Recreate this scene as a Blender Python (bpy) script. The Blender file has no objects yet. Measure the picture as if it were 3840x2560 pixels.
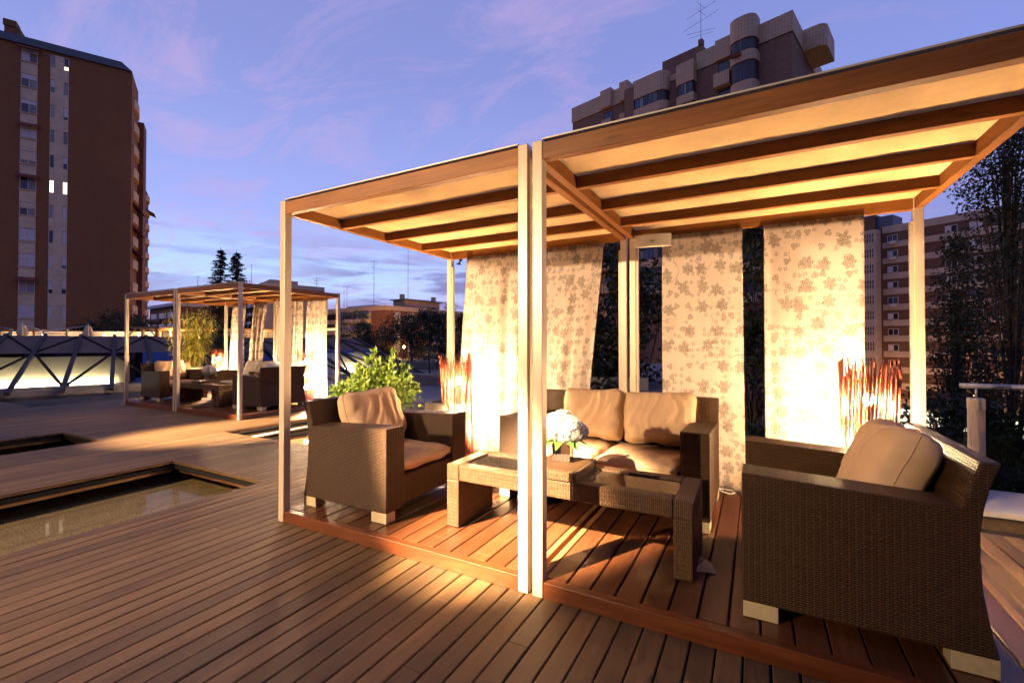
import bpy, math, random
from mathutils import Vector, Matrix, noise as mnoise
R = math.radians
random.seed(7)
scene = bpy.context.scene
C = scene.collection

# ------------------------------------------------------------------ camera
CAM = Vector((0, 0, 1.4)); YAW, PITCH, FPX, CX, CY = R(28.4), R(0.709), 1696.4, 1920.0, 1266.4
cd = bpy.data.cameras.new('camera'); cam = bpy.data.objects.new('camera', cd); C.objects.link(cam)
cam.location = CAM; cam.rotation_euler = (R(90) + PITCH, 0, YAW)
cd.sensor_width = 36; cd.lens = 36 * FPX / 3840; cd.shift_y = -(1280 - CY) / 3840
cd.clip_start = 0.05; cd.clip_end = 2000
scene.camera = cam
FW = Vector((-math.sin(YAW) * math.cos(PITCH), math.cos(YAW) * math.cos(PITCH), math.sin(PITCH)))
RT = Vector((math.cos(YAW), math.sin(YAW), 0)); UP = RT.cross(FW)
def at(u, v, depth):            # a spot seen in the photograph, put at its own distance in metres
    return CAM + (FW + RT * ((u - CX) / FPX) - UP * ((v - CY) / FPX)) * depth
def at_z(u, v, z):
    d = at(u, v, 1) - CAM
    return CAM + d * ((z - CAM.z) / d.z)
def at_y(u, v, y):
    d = at(u, v, 1) - CAM
    return CAM + d * (y / d.y)

# ------------------------------------------------------------------ node helpers
def nt_new(m):
    m.use_nodes = True
    n = m.node_tree; n.nodes.clear()
    return n
class NT:
    def __init__(s, tree): s.t = tree
    def n(s, typ, ins=None, **kw):
        x = s.t.nodes.new(typ)
        for k, v in kw.items(): setattr(x, k, v)
        for k, v in (ins or {}).items():
            if hasattr(v, 'is_linked') or isinstance(v, bpy.types.NodeSocket): s.t.links.new(v, x.inputs[k])
            else: x.inputs[k].default_value = v
        return x
    def math(s, op, a, b=0.0, c=0.0):
        x = s.n('ShaderNodeMath', operation=op)
        for i, v in enumerate((a, b, c)):
            if isinstance(v, bpy.types.NodeSocket): s.t.links.new(v, x.inputs[i])
            else: x.inputs[i].default_value = v
        return x.outputs[0]
    def mix(s, f, a, b, blend='MIX'):
        x = s.n('ShaderNodeMix', data_type='RGBA', blend_type=blend)
        for i, v in ((0, f), (6, a), (7, b)):
            if isinstance(v, bpy.types.NodeSocket): s.t.links.new(v, x.inputs[i])
            else: x.inputs[i].default_value = (tuple(v) + (1,) if isinstance(v, (tuple, list)) and len(v) == 3 else v)
        return x.outputs[2]
    def ramp(s, f, stops):
        x = s.n('ShaderNodeValToRGB')
        el = x.color_ramp.elements
        while len(el) < len(stops): el.new(0.5)
        for e, (p, c) in zip(el, stops):
            e.position = p; e.color = (c, c, c, 1) if isinstance(c, (int, float)) else tuple(c) + (1,)
        s.t.links.new(f, x.inputs[0])
        return x.outputs[0]
    def noise(s, vec, scale, detail=4, rough=0.55, dist=0.0):
        return s.n('ShaderNodeTexNoise', {'Vector': vec, 'Scale': scale, 'Detail': detail, 'Roughness': rough, 'Distortion': dist}).outputs[0]
    def mapping(s, vec, scale=(1, 1, 1), rot=(0, 0, 0), loc=(0, 0, 0)):
        x = s.n('ShaderNodeMapping', {'Vector': vec}); x.inputs['Scale'].default_value = scale
        x.inputs['Rotation'].default_value = rot; x.inputs['Location'].default_value = loc
        return x.outputs[0]

# ------------------------------------------------------------------ world: dusk sky
w = bpy.data.worlds.new('World'); scene.world = w; w.use_nodes = True
wt = w.node_tree; wt.nodes.clear(); N = NT(wt)
SUN_AZ = R(58)                                   # sunset glow: this far left of +Y
SD = (-math.sin(SUN_AZ), math.cos(SUN_AZ))
sky = N.n('ShaderNodeTexSky', sky_type='NISHITA', sun_disc=False, sun_elevation=R(-2.5), sun_rotation=-SUN_AZ, air_density=1.0, dust_density=0.5, ozone_density=3.0)
geo = N.n('ShaderNodeTexCoord').outputs['Generated']
sep = N.n('ShaderNodeSeparateXYZ', {0: geo})
el = sep.outputs[2]
hor = N.math('ADD', N.math('MULTIPLY', sep.outputs[0], SD[0]), N.math('MULTIPLY', sep.outputs[1], SD[1]))
toward = N.math('MULTIPLY_ADD', hor, 0.5, 0.5)
east = N.ramp(el, [(0.0, (0.115, 0.082, 0.225)), (0.08, (0.155, 0.115, 0.30)), (0.2, (0.18, 0.17, 0.45)), (0.42, (0.20, 0.265, 0.66)), (0.75, (0.18, 0.22, 0.55))])
west = N.ramp(el, [(0.0, (0.46, 0.30, 0.52)), (0.05, (0.50, 0.40, 0.70)), (0.13, (0.42, 0.52, 0.98)), (0.26, (0.33, 0.40, 0.84)), (0.5, (0.235, 0.275, 0.62)), (0.8, (0.18, 0.21, 0.50))])
base = N.mix(N.ramp(toward, [(0.42, 0.0), (0.98, 1.0)]), east, west)
# cyan afterglow low over the sunset
gl = N.math('MULTIPLY', N.ramp(toward, [(0.93, 0.0), (1.0, 1.0)]), N.ramp(el, [(0.05, 0.0), (0.12, 1.0), (0.24, 0.0)]))
base = N.mix(N.math('MULTIPLY', gl, 0.75), base, (0.50, 0.74, 1.15))
# clouds on a plane far above
inv = N.math('DIVIDE', 1.0, N.math('MAXIMUM', N.math('ADD', el, 0.10), 0.03))
cv = N.n('ShaderNodeVectorMath', {0: geo, 'Scale': inv}, operation='SCALE').outputs[0]
c1 = N.noise(N.mapping(cv, (0.8, 1.7, 0), (0, 0, R(-32))), 1.9, 8, 0.66, 0.9)
m1 = N.ramp(c1, [(0.47, 0.0), (0.66, 1.0)])
pink = N.mix(N.ramp(toward, [(0.5, 0.0), (0.95, 1.0)]), (0.30, 0.265, 0.56), (0.50, 0.37, 0.66))
base = N.mix(N.math('MULTIPLY', m1, 0.55), base, pink)
c2 = N.noise(N.mapping(geo, (2.0, 2.0, 15.0)), 1.9, 6, 0.55, 0.3)
low = N.ramp(el, [(0.0, 1.0), (0.15, 1.0), (0.23, 0.0)])
side = N.ramp(toward, [(0.55, 1.0), (0.985, 1.0), (0.999, 0.15)])
m2 = N.math('MULTIPLY', N.math('MULTIPLY', N.ramp(c2, [(0.45, 0.0), (0.55, 1.0)]), low), side)
base = N.mix(N.math('MULTIPLY', m2, 0.85), base, (0.20, 0.175, 0.40))
base = N.mix(N.ramp(el, [(0.0, 0.0), (0.001, 1.0)]), (0.05, 0.035, 0.04), base)
bg1 = N.n('ShaderNodeBackground', {'Color': base, 'Strength': 1.02})
bg2 = N.n('ShaderNodeBackground', {'Color': sky.outputs[0], 'Strength': 0.06})
add = N.n('ShaderNodeAddShader', {0: bg1.outputs[0], 1: bg2.outputs[0]})
N.n('ShaderNodeOutputWorld', {'Surface': add.outputs[0]})
# the sun is below the horizon: only a faint, very soft glow is left of it
sl = bpy.data.lights.new('sun', 'SUN'); sl.energy = 0.06; sl.angle = R(30); sl.color = (1.0, 0.62, 0.6)
so = bpy.data.objects.new('sun', sl); C.objects.link(so)
so.rotation_euler = Vector((-SD[0], -SD[1], -0.12)).to_track_quat('-Z', 'Y').to_euler()

scene.view_settings.view_transform = 'Standard'; scene.view_settings.look = 'None'
scene.view_settings.exposure = 0.2; scene.view_settings.gamma = 1.0; scene.view_settings.use_curve_mapping = False
scene.render.engine = 'CYCLES'
cy = scene.cycles
cy.use_denoising = True
try: cy.denoiser = 'OPENIMAGEDENOISE'
except Exception: pass
cy.max_bounces = 6; cy.diffuse_bounces = 2; cy.glossy_bounces = 2; cy.use_adaptive_sampling = True; cy.adaptive_threshold = 0.03; cy.transmission_bounces = 4; cy.transparent_max_bounces = 16
cy.caustics_reflective = False; cy.caustics_refractive = False; cy.sample_clamp_indirect = 4.0; cy.use_light_tree = True

# ------------------------------------------------------------------ materials
MATS = {}
def principled(N, **kw):
    b = N.n('ShaderNodeBsdfPrincipled')
    for k, v in kw.items():
        k = {'color': 'Base Color', 'rough': 'Roughness', 'metal': 'Metallic', 'normal': 'Normal', 'spec': 'Specular IOR Level', 'coat': 'Coat Weight', 'emit': 'Emission Color', 'estr': 'Emission Strength', 'trans': 'Transmission Weight', 'alpha': 'Alpha'}[k]
        if isinstance(v, bpy.types.NodeSocket): N.t.links.new(v, b.inputs[k])
        else: b.inputs[k].default_value = (tuple(v) + (1,) if isinstance(v, (tuple, list)) and len(v) == 3 else v)
    return b
def out(N, sh, vol=None):
    N.n('ShaderNodeOutputMaterial', {'Surface': sh})
def mat(name): 
    m = bpy.data.materials.new(name); MATS[name] = m
    return NT(nt_new(m))
def bump(N, h, strength=0.3, dist=0.01, normal=None):
    ins = {'Height': h, 'Strength': strength, 'Distance': dist}
    if normal is not None: ins['Normal'] = normal
    return N.n('ShaderNodeBump', ins).outputs[0]
def mul(c, k): return tuple(x * k for x in c)
def plain(name, col, rough=0.6, var=0.15, scale=6.0, metal=0.0, bmp=0.0, bscale=40.0, spec=0.5, coords='Object'):
    N = mat(name); tc = N.n('ShaderNodeTexCoord').outputs[coords]
    n1 = N.noise(tc, scale, 5, 0.6)
    c = N.mix(N.ramp(n1, [(0.3, 0.0), (0.7, 1.0)]), mul(col, 1 - var), mul(col, 1 + var))
    kw = dict(color=c, rough=rough, metal=metal, spec=spec)
    if bmp: kw['normal'] = bump(N, N.noise(tc, bscale, 4), bmp, 0.01)
    out(N, principled(N, **kw).outputs[0])
def wood(name, dark, light, axis=1, rough=0.45, coat=0.0, wear=None, wearamt=0.0, bmp=0.25, grain=1.0, knots=False, blotch=0.5):
    N = mat(name); tc = N.n('ShaderNodeTexCoord').outputs['Object']
    oi = N.n('ShaderNodeObjectInfo')
    off = N.math('MULTIPLY', oi.outputs['Random'], 57.0)
    ox = N.n('ShaderNodeCombineXYZ', {0: off, 1: off, 2: off}).outputs[0]
    v = N.n('ShaderNodeVectorMath', {0: tc, 1: ox}, operation='ADD').outputs[0]
    s = [26.0 * grain] * 3; s[axis] = 1.6 * grain
    g = N.noise(N.mapping(v, tuple(s)), 1.6, 8, 0.68, 0.5)
    s2 = [9.0] * 3; s2[axis] = 2.0
    b = N.noise(N.mapping(v, tuple(s2)), 0.8, 5, 0.6)
    c = N.mix(N.ramp(g, [(0.28, 0.0), (0.72, 1.0)]), dark, light)
    c = N.mix(N.math('MULTIPLY', N.ramp(b, [(0.35, 1.0), (0.62, 0.0)]), blotch), c, mul(dark, 0.62))
    if knots:
        vo = N.n('ShaderNodeTexVoronoi', {'Vector': N.mapping(v, tuple(2.2 if i == axis else 9.0 for i in range(3))), 'Scale': 1.0, 'Randomness': 1.0})
        c = N.mix(N.ramp(vo.outputs['Distance'], [(0.05, 0.75), (0.16, 0.0)]), c, mul(dark, 0.35))
    tint = N.math('MULTIPLY_ADD', oi.outputs['Random'], 0.62, 0.69)
    c = N.mix(1.0, c, N.n('ShaderNodeCombineXYZ', {0: tint, 1: tint, 2: tint}).outputs[0], 'MULTIPLY')
    rg = N.math('MULTIPLY_ADD', g, 0.22, rough - 0.1)
    if wear:
        s3 = [30.0] * 3; s3[axis] = 3.0
        wn = N.noise(N.mapping(v, tuple(s3)), 1.1, 9, 0.75, 1.2)
        wl = N.noise(v, 1.7, 2, 0.5)
        wm = N.math('MULTIPLY', N.ramp(wn, [(0.60, 0.0), (0.72, 1.0)]), N.ramp(wl, [(0.42, 0.0), (0.6, 1.0)]))
        c = N.mix(N.math('MULTIPLY', wm, wearamt), c, wear)
        for ang, sc in ((38, 1.0), (-55, 1.4), (12, 0.8)):
            sn = N.noise(N.mapping(v, (1.3 * sc, 85.0 * sc, 1.0), (0, 0, R(ang))), 1.0, 2, 0.4, 0.15)
            sk_ = N.math('MULTIPLY', N.ramp(sn, [(0.735, 0.0), (0.76, 1.0)]), N.ramp(N.noise(v, 2.3 * sc, 2, 0.5), [(0.52, 0.0), (0.62, 1.0)]))
            c = N.mix(N.math('MULTIPLY', sk_, 0.5), c, wear)
    nb = bump(N, g, bmp, 0.004)
    out(N, principled(N, color=c, rough=rg, coat=coat, normal=nb).outputs[0])
wood('deck_wood', (0.085, 0.046, 0.017), (0.165, 0.096, 0.038), 1, 0.60, wear=(0.34, 0.20, 0.10), wearamt=0.7, blotch=0.45)
wood('platform_wood', (0.07, 0.023, 0.009), (0.155, 0.056, 0.021), 1, 0.36, coat=0.15, wear=(0.42, 0.24, 0.12), wearamt=0.35)
wood('fascia_wood', (0.10, 0.026, 0.008), (0.19, 0.055, 0.016), 0, 0.36, coat=0.1, wear=(0.5, 0.32, 0.17), wearamt=0.5)
wood('beam_wood', (0.20, 0.066, 0.011), (0.38, 0.142, 0.026), 0, 0.5, knots=True, blotch=0.45)
wood('beam_wood_cross', (0.20, 0.066, 0.011), (0.38, 0.142, 0.026), 1, 0.5, knots=True, blotch=0.45)
wood('arbour_wood', (0.36, 0.19, 0.07), (0.5, 0.28, 0.11), 0, 0.6)
wood('edge_wood', (0.17, 0.075, 0.03), (0.30, 0.14, 0.055), 1, 0.5)
plain('dark_void', (0.012, 0.010, 0.009), 0.9)
plain('leg_paint', (0.50, 0.41, 0.25), 0.5, 0.12, 30, bmp=0.1)
plain('post_metal', (0.62, 0.50, 0.38), 0.36, 0.05, 3, metal=0.25, bmp=0.02)
plain('flashing', (0.62, 0.6, 0.56), 0.4, 0.05, 3, metal=0.4)
plain('dark_metal', (0.05, 0.05, 0.06), 0.4, 0.1, 5, metal=0.6)
plain('grey_metal', (0.30, 0.29, 0.31), 0.42, 0.08, 5, metal=0.7)
plain('steel', (0.55, 0.54, 0.53), 0.28, 0.05, 8, metal=0.9)
plain('speaker_grey', (0.62, 0.55, 0.48), 0.45, 0.04, 60, bmp=0.05, bscale=400)
plain('black_plastic', (0.015, 0.015, 0.015), 0.45)
plain('white_plastic', (0.7, 0.68, 0.64), 0.4)
plain('concrete', (0.24, 0.215, 0.20), 0.8, 0.18, 3, bmp=0.15)
plain('stone_ledge', (0.30, 0.28, 0.30), 0.7, 0.12, 60, bmp=0.1, bscale=120)
plain('paving', (0.17, 0.15, 0.15), 0.7, 0.2, 0.8, bmp=0.1)
plain('asphalt', (0.05, 0.048, 0.046), 0.85, 0.2, 0.3)
plain('soil', (0.06, 0.04, 0.025), 0.95, 0.3, 20)
plain('bark', (0.09, 0.065, 0.045), 0.9, 0.3, 8, bmp=0.4, bscale=25)
plain('cream_wall', (0.52, 0.36, 0.22), 0.8, 0.12, 0.6)
plain('cream_panel', (0.55, 0.40, 0.26), 0.7, 0.14, 0.9)
plain('band_cream', (0.42, 0.31, 0.23), 0.8, 0.12, 0.6)
plain('tan_wall', (0.36, 0.25, 0.18), 0.8, 0.15, 0.4)
plain('slate', (0.06, 0.075, 0.10), 0.45, 0.15, 1.0)
plain('frame_white', (0.45, 0.40, 0.37), 0.5)
plain('frame_dark', (0.035, 0.03, 0.03), 0.5)
plain('awning_green', (0.02, 0.075, 0.065), 0.8, 0.2, 3)
plain('awning_red', (0.16, 0.03, 0.02), 0.85, 0.4, 3)
plain('shutter', (0.52, 0.46, 0.44), 0.6, 0.06, 2)
plain('pot_cream', (0.62, 0.52, 0.34), 0.55, 0.06, 5)
plain('pool_stone', (0.16, 0.14, 0.14), 0.6, 0.1, 2)
plain('umbrella_cloth', (0.62, 0.46, 0.27), 0.85, 0.15, 8, bmp=0.1)
plain('skylight_panel', (0.135, 0.09, 0.075), 0.9, 0.10, 1.5, spec=0.1)
plain('rib_metal', (0.05, 0.042, 0.05), 0.85, 0.08, 5, spec=0.15)
plain('bar_black', (0.012, 0.010, 0.012), 0.95, 0.1, 5, spec=0.05)
plain('napkin', (0.75, 0.66, 0.52), 0.8, 0.05, 20)
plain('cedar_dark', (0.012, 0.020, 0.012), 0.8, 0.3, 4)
plain('interior_wall', (0.68, 0.60, 0.44), 0.8, 0.05)
def emitter(name, col, s):
    N = mat(name); out(N, N.n('ShaderNodeEmission', {'Color': tuple(col) + (1,), 'Strength': s}).outputs[0])
emitter('bulb', (1.0, 0.64, 0.33), 4100.0)
emitter('bulb_far', (1.0, 0.64, 0.33), 4600.0)
emitter('strip_light', (1.0, 0.86, 0.55), 48.0)
emitter('lamp_white', (1.0, 0.80, 0.50), 60.0)
emitter('lit_window', (1.0, 0.80, 0.52), 3.2)
emitter('lit_shop', (1.0, 0.92, 0.66), 3.2)
emitter('lit_orange', (1.0, 0.55, 0.20), 2.2)
emitter('street_bulb', (1.0, 0.5, 0.16), 60.0)

def granite():
    N = mat('granite'); tc = N.n('ShaderNodeTexCoord').outputs['Object']
    n1 = N.noise(tc, 55, 6, 0.7); n2 = N.noise(tc, 6, 4, 0.6)
    c = N.mix(N.ramp(n1, [(0.36, 0.0), (0.62, 1.0)]), (0.13, 0.10, 0.07), (0.58, 0.48, 0.33))
    c = N.mix(N.math('MULTIPLY', N.ramp(n2, [(0.35, 0.0), (0.7, 1.0)]), 0.5), c, (0.13, 0.09, 0.05))
    out(N, principled(N, color=c, rough=0.7, normal=bump(N, n1, 0.2, 0.004)).outputs[0])
granite()
def bricks(name, c1, c2, mortar, bw=0.26, bh=0.075, rough=0.85, coords='UV', ms=0.012, bs=0.3, off=0.5):
    N = mat(name); tc = N.n('ShaderNodeTexCoord').outputs[coords]
    b = N.n('ShaderNodeTexBrick', {'Vector': tc, 'Color1': tuple(c1) + (1,), 'Color2': tuple(c2) + (1,), 'Mortar': tuple(mortar) + (1,), 'Scale': 1.0, 'Mortar Size': ms, 'Brick Width': bw, 'Row Height': bh, 'Bias': 0.0}, offset=off)
    n = N.noise(tc, 0.35, 5, 0.6); n3 = N.noise(N.mapping(tc, (1.2, 0.12, 1)), 1.0, 5, 0.6)
    c = N.mix(N.math('MULTIPLY', N.ramp(n, [(0.3, 0.0), (0.7, 1.0)]), 0.35), b.outputs['Color'], mul(c1, 0.6))
    c = N.mix(N.math('MULTIPLY', N.ramp(n3, [(0.5, 0.0), (0.75, 1.0)]), 0.25), c, mul(c1, 0.5))
    out(N, principled(N, color=c, rough=rough, normal=bump(N, b.outputs['Fac'], -bs, 0.01)).outputs[0])
bricks('brick_red', (0.27, 0.098, 0.026), (0.22, 0.075, 0.019), (0.17, 0.085, 0.038))
bricks('brick_plum', (0.24, 0.115, 0.07), (0.17, 0.075, 0.047), (0.28, 0.165, 0.10), 0.30, 0.10)
bricks('brick_orange', (0.26, 0.085, 0.025), (0.22, 0.065, 0.018), (0.2, 0.1, 0.05))
bricks('brick_brown', (0.21, 0.07, 0.025), (0.17, 0.053, 0.02), (0.17, 0.08, 0.045))
bricks('tile_cladding', (0.56, 0.37, 0.21), (0.52, 0.34, 0.19), (0.33, 0.2, 0.11), 0.28, 0.40, 0.6, off=0.0, ms=0.016)
bricks('brick_band', (0.15, 0.066, 0.036), (0.12, 0.052, 0.028), (0.13, 0.07, 0.045))
bricks('paver', (0.19, 0.165, 0.165), (0.165, 0.145, 0.15), (0.09, 0.08, 0.08), 0.6, 0.6, 0.65, coords='Object', ms=0.01, off=0.0)
def wicker(name, c1, c2, gap, bw=0.026, bh=0.0105, rough=0.40, vert=False):
    N = mat(name); uv = N.n('ShaderNodeTexCoord').outputs['UV']
    if vert: uv = N.mapping(uv, (1, 1, 1), (0, 0, R(90)))
    b = N.n('ShaderNodeTexBrick', {'Vector': uv, 'Color1': tuple(c1) + (1,), 'Color2': tuple(c2) + (1,), 'Mortar': tuple(gap) + (1,), 'Scale': 1.0, 'Mortar Size': 0.0022, 'Mortar Smooth': 0.6, 'Brick Width': bw, 'Row Height': bh, 'Bias': 0.0}, offset=0.5)
    s = N.n('ShaderNodeSeparateXYZ', {0: uv})
    wv = N.math('ABSOLUTE', N.math('SINE', N.math('MULTIPLY', s.outputs[0], math.pi / bw)))
    rw = N.math('ABSOLUTE', N.math('SINE', N.math('MULTIPLY', s.outputs[1], math.pi / bh)))
    h = N.math('ADD', N.math('MULTIPLY', N.math('MULTIPLY', wv, 0.5), 1.0), N.math('MULTIPLY', rw, 0.7))
    h = N.math('SUBTRACT', h, N.math('MULTIPLY', b.outputs['Fac'], 0.7))
    big = N.noise(uv, 7.0, 3, 0.5)
    c = N.mix(N.math('MULTIPLY', N.ramp(big, [(0.35, 0.0), (0.7, 1.0)]), 0.4), b.outputs['Color'], mul(c1, 0.65))
    out(N, principled(N, color=c, rough=rough, spec=0.3, normal=bump(N, h, 0.7, 0.004)).outputs[0])
wicker('wicker', (0.098, 0.050, 0.021), (0.072, 0.037, 0.0155), (0.007, 0.004, 0.002), 0.026, 0.0105)
wicker('wicker_table', (0.145, 0.082, 0.045), (0.09, 0.05, 0.026), (0.010, 0.006, 0.004), vert=True)
def cloth(name, col, tr=0.0, rough=0.9, wv=900.0, b=0.15):
    N = mat(name); tc = N.n('ShaderNodeTexCoord').outputs['Object']
    n = N.noise(tc, 5.0, 4, 0.6); fine = N.noise(tc, wv, 2, 0.5)
    c = N.mix(N.ramp(n, [(0.3, 0.0), (0.7, 1.0)]), mul(col, 0.9), mul(col, 1.08))
    p = principled(N, color=c, rough=rough, spec=0.2, normal=bump(N, fine, b, 0.002))
    if tr:
        t = N.n('ShaderNodeBsdfTranslucent', {'Color': c})
        out(N, N.n('ShaderNodeMixShader', {0: tr, 1: p.outputs[0], 2: t.outputs[0]}).outputs[0])
    else: out(N, p.outputs[0])
cloth('cushion', (0.60, 0.41, 0.255), 0.0)
cloth('cushion_pale', (0.66, 0.62, 0.52), 0.0)
cloth('canvas', (0.80, 0.54, 0.25), 0.22)
def curtain_mat(name, ground, inkA, inkB, bloom=1.0):
    N = mat(name); uv = N.n('ShaderNodeTexCoord').outputs['UV']
    def flowers(scale, seed, size, npet, keep, edge):
        v = N.mapping(uv, (scale, scale, 1), (0, 0, 0), (seed, seed * 0.7, 0))
        vo = N.n('ShaderNodeTexVoronoi', {'Vector': v, 'Scale': 1.0, 'Randomness': 0.62}, voronoi_dimensions='2D')
        d = N.n('ShaderNodeVectorMath', {0: v, 1: vo.outputs['Position']}, operation='SUBTRACT').outputs[0]
        s = N.n('ShaderNodeSeparateXYZ', {0: d})
        cs = N.n('ShaderNodeSeparateColor', {0: vo.outputs['Color']})
        r = N.n('ShaderNodeVectorMath', {0: d}, operation='LENGTH').outputs['Value']
        a = N.math('ADD', N.math('ARCTAN2', s.outputs[1], s.outputs[0]), N.math('MULTIPLY', cs.outputs[0], 6.28))
        pet = N.math('ABSOLUTE', N.math('SINE', N.math('MULTIPLY', a, npet / 2)))
        lim = N.math('MULTIPLY_ADD', pet, size * 0.45, size * 0.62)
        q = N.math('DIVIDE', r, lim)
        wob = N.noise(v, 9.0, 3, 0.6)
        q = N.math('ADD', q, N.math('MULTIPLY_ADD', wob, 0.5, -0.25))
        ring = N.math('ABSOLUTE', N.math('SINE', N.math('MULTIPLY', q, edge)))
        lines = N.ramp(ring, [(0.0, 1.0), (0.34, 0.85), (0.66, 0.25)])
        inside = N.ramp(q, [(0.95, 1.0), (1.02, 0.0)])
        gate = N.ramp(cs.outputs[1], [(keep - 0.01, 1.0), (keep + 0.01, 0.0)])
        return N.math('MULTIPLY', N.math('MULTIPLY', lines, inside), gate), cs.outputs[2]
    f1, k1 = flowers(5.6, 3.1, 0.32, 6, 0.64, 13.0)
    f2, k2 = flowers(9.0, 11.7, 0.28, 3, 0.55, 8.0)
    f3, k3 = flowers(16.0, 23.3, 0.30, 4, 0.45, 4.0)
    wv_ = N.n('ShaderNodeTexNoise', {'Vector': uv, 'Scale': 5.0, 'Detail': 2}); uvd = N.n('ShaderNodeVectorMath', {0: uv, 1: N.n('ShaderNodeVectorMath', {0: wv_.outputs['Color'], 'Scale': 0.28}, operation='SCALE').outputs[0]}, operation='ADD').outputs[0]
    st = N.n('ShaderNodeTexVoronoi', {'Vector': N.mapping(uvd, (3.4, 3.0, 1), (0, 0, R(25))), 'Scale': 1.0, 'Randomness': 1.0}, voronoi_dimensions='2D', feature='DISTANCE_TO_EDGE')
    stem = N.math('MULTIPLY', N.ramp(st.outputs['Distance'], [(0.008, 0.45), (0.016, 0.0)]), N.ramp(N.noise(uv, 4.0, 2, 0.5), [(0.48, 0.0), (0.55, 1.0)]))
    ink = N.math('MAXIMUM', N.math('MAXIMUM', f1, N.math('MULTIPLY', f2, 0.85)), N.math('MAXIMUM', N.math('MULTIPLY', f3, 0.7), stem))
    inkc = N.mix(N.noise(uv, 3.0, 2, 0.5), inkA, inkB)
    c = N.mix(N.math('MULTIPLY', ink, 0.95), ground, inkc)
    fine = N.noise(N.mapping(uv, (1, 0.25, 1)), 700.0, 2, 0.5)
    p = principled(N, color=c, rough=0.85, spec=0.2, normal=bump(N, fine, 0.1, 0.001))
    t = N.n('ShaderNodeBsdfTranslucent', {'Color': c})
    out(N, N.n('ShaderNodeMixShader', {0: 0.22, 1: p.outputs[0], 2: t.outputs[0]}).outputs[0])
curtain_mat('curtain_cloth', (0.70, 0.58, 0.49), (0.03, 0.03, 0.028), (0.10, 0.04, 0.028))
def glassy(name, tint, refl=(0.9, 0.9, 0.95), ior=1.45, rough=0.0, extra=0.0, nz=0.0):
    N = mat(name)
    fr = N.n('ShaderNodeFresnel', {'IOR': ior})
    f = N.math('MINIMUM', N.math('ADD', fr.outputs[0], extra), 1.0)
    t = N.n('ShaderNodeBsdfTransparent', {'Color': tuple(tint) + (1,)})
    ins = {'Color': tuple(refl) + (1,), 'Roughness': rough}
    if nz:
        tc = N.n('ShaderNodeTexCoord').outputs['Object']
        ins['Normal'] = bump(N, N.noise(tc, 7.0, 3, 0.5), nz, 0.02)
    g = N.n('ShaderNodeBsdfGlossy', ins)
    out(N, N.n('ShaderNodeMixShader', {0: f, 1: t.outputs[0], 2: g.outputs[0]}).outputs[0])
glassy('glass', (0.86, 0.9, 0.88))
glassy('glass_blue', (0.85, 0.86, 0.84), (0.10, 0.16, 0.42), 1.4, 0.02)
glassy('glass_rail', (0.62, 0.68, 0.62), (0.7, 0.75, 0.7), 1.35)
glassy('water', (0.80, 0.76, 0.62), (0.9, 0.9, 0.95), 1.06, 0.02, nz=0.01)
def pane(name, col, rough=0.12):
    N = mat(name); oi = N.n('ShaderNodeObjectInfo')
    k = N.math('MULTIPLY_ADD', oi.outputs['Random'], 0.9, 0.3)
    c = N.mix(1.0, col, N.n('ShaderNodeCombineXYZ', {0: k, 1: k, 2: k}).outputs[0], 'MULTIPLY')
    out(N, principled(N, color=c, rough=rough, spec=0.55).outputs[0])
pane('window_pane', (0.035, 0.035, 0.05)); pane('window_blue', (0.05, 0.075, 0.14)); pane('window_curtain', (0.25, 0.21, 0.20), 0.4)
def table_glass():
    N = mat('table_glass'); out(N, principled(N, color=(0.012, 0.010, 0.009), rough=0.03, spec=0.7).outputs[0])
table_glass()
def mirror():
    N = mat('mirror'); out(N, principled(N, color=(0.7, 0.66, 0.62), rough=0.06, metal=1.0).outputs[0])
mirror()
def leaf_mat(name, a, b, tr=0.35, rough=0.45):
    N = mat(name); oi = N.n('ShaderNodeObjectInfo'); g = N.n('ShaderNodeNewGeometry')
    k = N.math('FRACT', N.math('ADD', g.outputs['Random Per Island'], oi.outputs['Random']))
    c = N.mix(k, a, b)
    p = principled(N, color=c, rough=rough, spec=0.4)
    t = N.n('ShaderNodeBsdfTranslucent', {'Color': c})
    out(N, N.n('ShaderNodeMixShader', {0: tr, 1: p.outputs[0], 2: t.outputs[0]}).outputs[0])
leaf_mat('leaf_box', (0.08, 0.15, 0.015), (0.22, 0.28, 0.05))
leaf_mat('leaf_bamboo', (0.14, 0.14, 0.015), (0.32, 0.25, 0.04))
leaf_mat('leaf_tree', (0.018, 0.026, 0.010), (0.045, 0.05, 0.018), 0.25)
leaf_mat('leaf_olive', (0.05, 0.05, 0.012), (0.10, 0.075, 0.02), 0.3)
leaf_mat('leaf_hydrangea', (0.06, 0.17, 0.02), (0.12, 0.26, 0.05))
leaf_mat('petal', (0.78, 0.75, 0.68), (0.66, 0.64, 0.64), 0.3, 0.7)
leaf_mat('petal_blue', (0.45, 0.45, 0.55), (0.6, 0.6, 0.62), 0.3, 0.7)
def reed():
    N = mat('reed'); tc = N.n('ShaderNodeTexCoord').outputs['Object']; oi = N.n('ShaderNodeObjectInfo')
    k = N.math('MULTIPLY_ADD', oi.outputs['Random'], 0.8, 0.55)
    c = N.mix(N.noise(N.mapping(tc, (40, 40, 4)), 2.0, 4), (0.22, 0.05, 0.025), (0.38, 0.105, 0.055))
    c = N.mix(1.0, c, N.n('ShaderNodeCombineXYZ', {0: k, 1: k, 2: k}).outputs[0], 'MULTIPLY')
    t = N.n('ShaderNodeBsdfTranslucent', {'Color': c})
    out(N, N.n('ShaderNodeMixShader', {0: 0.3, 1: principled(N, color=c, rough=0.5).outputs[0], 2: t.outputs[0]}).outputs[0])
reed()

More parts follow.
